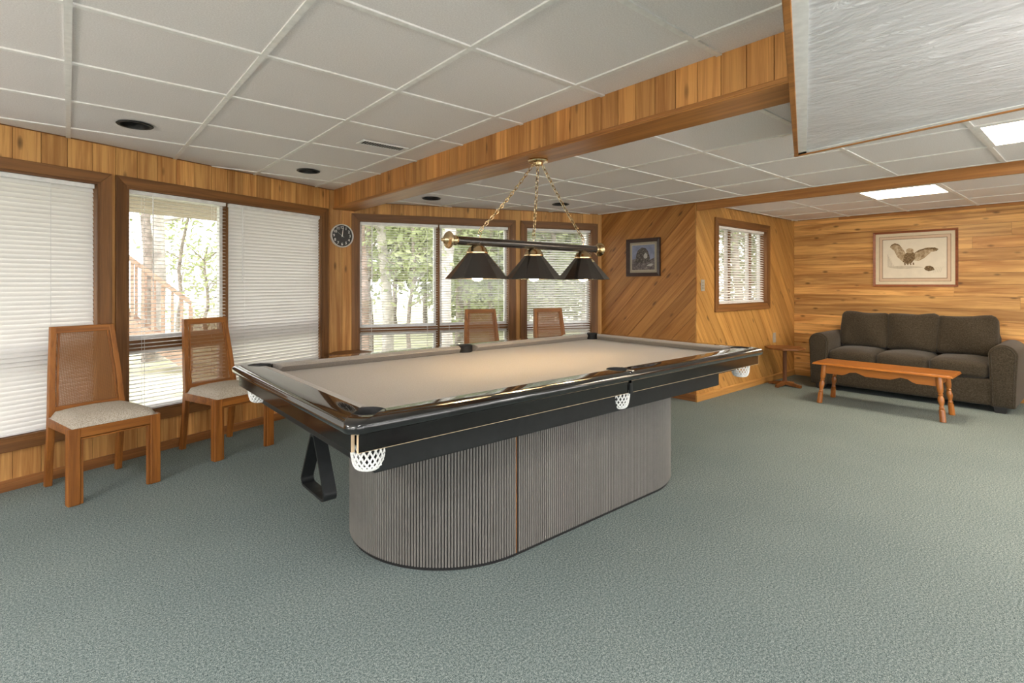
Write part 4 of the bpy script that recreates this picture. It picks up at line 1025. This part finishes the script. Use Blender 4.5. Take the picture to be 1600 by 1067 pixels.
sw_, sh_ = 0.224, 0.214
pp = thing('framed_picture', 'small dark framed painting of a rock arch on the diagonal board wall', 'picture', W_diag.mx @ Matrix.Translation((4.10-3.488, 1.523, 0.0)))
frame4(pp, sw_, sh_, 0.042, 0.03, 'frame_dark')
sheet(pp, 'mat', sw_-0.038, sh_-0.038, 0.010, 'mat_grey'); frame4(pp, sw_-0.066, sh_-0.066, 0.008, 0.013, 'mat_cream', 'inner_fillet')
JW, JH = sw_-0.074, sh_-0.074; cv = sheet(pp, 'canvas', JW, JH, 0.012, 'p_sky')
def q2(pts): return [(x*JW, y*JH) for x, y in pts]
shape(cv, 'ground', q2([(-1, -1), (1, -1), (1, -0.05), (0.5, -0.25), (0.0, -0.2), (-0.5, -0.1), (-1, -0.15)]), 0.0126, 'p_ground')
shape(cv, 'rock', q2([(-0.72, -0.4), (-0.62, 0.2), (-0.5, 0.55), (-0.1, 0.82), (0.25, 0.72), (0.45, 0.45), (0.58, 0.0), (0.62, -0.35), (0.0, -0.5)]), 0.0132, 'p_rock')
shape(cv, 'opening', q2([(0.04, 0.05), (0.1, 0.25), (0.25, 0.38), (0.38, 0.2), (0.36, -0.05), (0.2, -0.1), (0.08, -0.05)]), 0.0138, 'p_white')
shape(cv, 'highlight', q2([(0.3, -0.7), (0.7, -0.72), (0.96, -0.55), (0.7, -0.5), (0.45, -0.58)]), 0.0138, 'p_white')

def plate(label, u, v, w, h, toggle):
    t = thing('switch_plate' if toggle else 'outlet_plate', label, 'switch' if toggle else 'outlet', W_alc.mx @ Matrix.Translation((u, v, 0.0)))
    obj('plate', G().box(-w, w, -h, h, -0.001, 0.006), 'steel', t, bevel=0.002)
    if toggle:
        for y in (-0.028, 0.0, 0.028): obj('toggle', G().box(-w*0.5, w*0.5, y-0.010, y+0.010, 0.006, 0.011), 'mat_grey', t, bevel=0.002)
    else:
        for y in (-0.022, 0.022): obj('socket', G().box(-0.016, 0.016, y-0.013, y+0.013, 0.006, 0.008), 'steel', t, bevel=0.003)
plate('grey switch plate on the honey boards between alcove window and board corner', 5.072-4.95, 1.208, 0.034, 0.060, True)
plate('pale outlet plate on the honey boards above the corner side table', 6.82-4.95, 0.54, 0.040, 0.062, False)
# cord behind the sofa arm
tag(obj('power_cord', G().tube([(7.40, 0.60, 0.45), (7.40, 0.585, 0.30), (7.37, 0.57, 0.16), (7.33, 0.55, 0.05), (7.25, 0.50, 0.008), (7.15, 0.42, 0.006), (7.10, 0.25, 0.006), (7.14, 0.05, 0.006)], 0.005, 6), 'rubber', smooth=60), 'thin dark power cord hanging beside the sofa arm onto the carpet', 'cord')

# ------------------------------------------------------------------ outdoors
g = G(); g.prism(rect(-30, 45, -30, 45), -0.30, -0.14)
structure('ground', g, 'ground')
structure('bounce_ground', G().prism(rect(-9, 9, -9, YB-0.16), -0.139, -0.06), 'concrete')  # pale unseen slab added to bounce daylight up through the added doors
tag(obj('roof_eave', G().prism([(-0.0, -0.13), (4.9, -0.13), (4.9, -1.05), (-0.0, -1.05)], 1.86, 2.06, lambda x, y, z: (x, z, y)), 'eave', mx=W_left.mx), 'weathered roof eave outside over the blind with the deck stairs', 'eave')

def tree(label, px, dep, h, r, bark, leaf, nleaf, crown0, spread, lean=(0, 0), seed=0, lsz=0.06, group=None):
    rr = random.Random(seed); x, y = ray(px, dep)
    t = thing('tree', label, 'tree', at(x, y, -0.14), group)
    pts, rad = [], []
    for k in range(9):
        f = k/8; pts.append((lean[0]*f*h+rr.uniform(-1, 1)*0.05*(f > 0), lean[1]*f*h+rr.uniform(-1, 1)*0.05*(f > 0), f*h)); rad.append(r*(1-0.6*f))
    obj('trunk', G().tube(pts, rad, 10), bark, t, smooth=60)
    ends = []
    for k in range(11):
        f = crown0/h+(1-crown0/h)*rr.random()*0.95; b = Vector(pts[min(8, int(f*8))]); b.z = f*h; a = rr.uniform(0, 2*PI); l = spread*rr.uniform(0.5, 1.1)
        d = Vector((math.cos(a), math.sin(a), rr.uniform(0.1, 0.8))).normalized(); m = b+d*l*0.5+Vector((0, 0, rr.uniform(-0.05, 0.15))); e = b+d*l
        obj('branch', G().tube([b, m, e], [r*0.32, r*0.2, r*0.07], 6), bark, t, smooth=60); ends += [m, e, (m+e)/2]
    g = G()
    for k in range(int(nleaf*1.6)):
        c = rr.choice(ends)+Vector((rr.gauss(0, 0.36), rr.gauss(0, 0.36), rr.gauss(0, 0.28)))*spread*0.6
        u = Vector((rr.uniform(-1, 1), rr.uniform(-1, 1), rr.uniform(-1, 1))).normalized(); v = u.orthogonal().normalized(); s = lsz*rr.uniform(0.6, 1.3)
        g.add([c-u*s, c+v*s*0.55, c+u*s, c-v*s*0.55], [(0, 1, 2, 3)])
    me = bpy.data.meshes.new('foliage'); me.from_pydata(g.v, [], g.f)
    o = link('foliage', me, leaf, t); o['kind'] = 'stuff'
TG = 'trees outside the windows'
tree('grey tree trunk with leaves outside beside the deck stairs', 231, 9.0, 5.0, 0.105, 'bark', 'leaf', 800, 1.6, 1.5, seed=1, group=TG)
tree('pale trunk outside close beside the grey trunk by the deck stairs', 246, 9.3, 5.2, 0.13, 'bark_white', 'leaf', 800, 1.7, 1.6, seed=2, group=TG)
tree('thin bent sapling outside the blind with the deck stairs', 276, 10.6, 4.4, 0.045, 'bark', 'leaf', 330, 0.9, 1.0, (0.06, 0.03), 3, group=TG)
tree('small low leafy tree outside beyond the foot of the deck stairs', 322, 12, 2.2, 0.05, 'bark', 'leaf', 500, 0.4, 1.3, seed=4, group=TG)
tree('reddish trunk outside the wide bay window nearest the clock', 563, 9.0, 6, 0.15, 'bark_red', 'leaf', 500, 2.4, 1.0, seed=5, group=TG)
tree('slim grey trunk outside the wide bay window next to the reddish trunk', 578, 10, 5, 0.07, 'bark', 'leaf', 700, 0.6, 0.9, seed=6, group=TG)
tree('leaning pale birch outside the wide bay window', 606, 10, 6, 0.115, 'bark_white', 'leaf', 1100, 1.6, 1.6, (-0.035, 0.01), 7, group=TG)
tree('thin leafy tree outside between the leaning birch and the window mullion', 640, 9.5, 4, 0.04, 'bark', 'leaf', 1500, 0.7, 1.4, (0.03, 0.0), 8, group=TG)
tree('broad pale birch outside beside the mullion of the wide bay window', 697, 8.8, 6, 0.155, 'bark_white', 'leaf', 500, 2.6, 1.1, seed=9, group=TG)
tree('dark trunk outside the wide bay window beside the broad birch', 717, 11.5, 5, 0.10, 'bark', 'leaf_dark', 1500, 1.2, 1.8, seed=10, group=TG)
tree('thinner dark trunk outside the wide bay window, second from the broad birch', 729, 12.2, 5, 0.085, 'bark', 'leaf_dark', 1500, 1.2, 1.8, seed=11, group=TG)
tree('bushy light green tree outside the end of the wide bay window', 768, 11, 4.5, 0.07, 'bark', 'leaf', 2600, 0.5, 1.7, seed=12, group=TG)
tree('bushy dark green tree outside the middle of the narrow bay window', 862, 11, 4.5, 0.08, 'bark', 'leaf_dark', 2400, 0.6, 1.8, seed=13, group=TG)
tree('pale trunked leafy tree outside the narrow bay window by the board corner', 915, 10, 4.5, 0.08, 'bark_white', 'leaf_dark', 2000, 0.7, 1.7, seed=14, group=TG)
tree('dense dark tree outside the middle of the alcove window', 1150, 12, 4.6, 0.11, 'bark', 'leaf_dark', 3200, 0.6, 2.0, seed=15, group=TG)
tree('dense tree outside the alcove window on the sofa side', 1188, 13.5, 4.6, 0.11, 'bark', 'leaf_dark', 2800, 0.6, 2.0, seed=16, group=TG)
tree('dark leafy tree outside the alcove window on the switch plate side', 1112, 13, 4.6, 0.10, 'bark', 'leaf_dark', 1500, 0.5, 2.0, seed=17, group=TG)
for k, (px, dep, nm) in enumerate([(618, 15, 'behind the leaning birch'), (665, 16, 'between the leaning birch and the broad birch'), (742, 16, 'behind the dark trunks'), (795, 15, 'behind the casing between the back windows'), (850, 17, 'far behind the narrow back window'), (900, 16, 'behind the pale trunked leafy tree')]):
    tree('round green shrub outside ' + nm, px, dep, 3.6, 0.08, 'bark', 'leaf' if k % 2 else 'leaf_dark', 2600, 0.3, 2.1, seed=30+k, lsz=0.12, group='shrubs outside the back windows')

# deck stair outside the open blind: descends to the right
W_st = Wall(ray(168, 7.4), ray(330, 8.1))
ds = thing('deck_stairs', 'weathered wooden deck stairs with railing outside the open blind', 'stairs', W_st.mx)
x0, z0, x1, z1 = -0.45, 1.25, 1.02, -0.10
for yy in (0.0, -0.95):
    obj('stringer', G().hexa([(x0, z0-0.22, yy-0.03), (x1, z1-0.05, yy-0.03), (x1, z1-0.05, yy+0.03), (x0, z0-0.22, yy+0.03)], [(x0, z0+0.05, yy-0.03), (x1, z1+0.22, yy-0.03), (x1, z1+0.22, yy+0.03), (x0, z0+0.05, yy+0.03)]), 'deckwood', ds)
    obj('handrail', G().hexa([(x0, z0+0.92, yy-0.04), (x1, z1+0.98, yy-0.04), (x1, z1+0.98, yy+0.04), (x0, z0+0.92, yy+0.04)], [(x0, z0+1.0, yy-0.04), (x1, z1+1.06, yy-0.04), (x1, z1+1.06, yy+0.04), (x0, z0+1.0, yy+0.04)]), 'deckwood', ds)
    for k in range(13):
        f = k/12; x = x0+(x1-x0)*f; z = z0+(z1-z0)*f
        obj('post' if k in (0, 12) else 'baluster', G().box(x-0.02, x+0.02, z-0.05, z+0.96, yy-0.02, yy+0.02), 'deckwood', ds)
for k in range(7):
    f = (k+0.5)/7; x = x0+(x1-x0)*f; z = z0+(z1-z0)*f
    obj('tread', G().box(x-0.13, x+0.13, z+0.02, z+0.055, -0.95, 0.0), 'deckwood', ds)
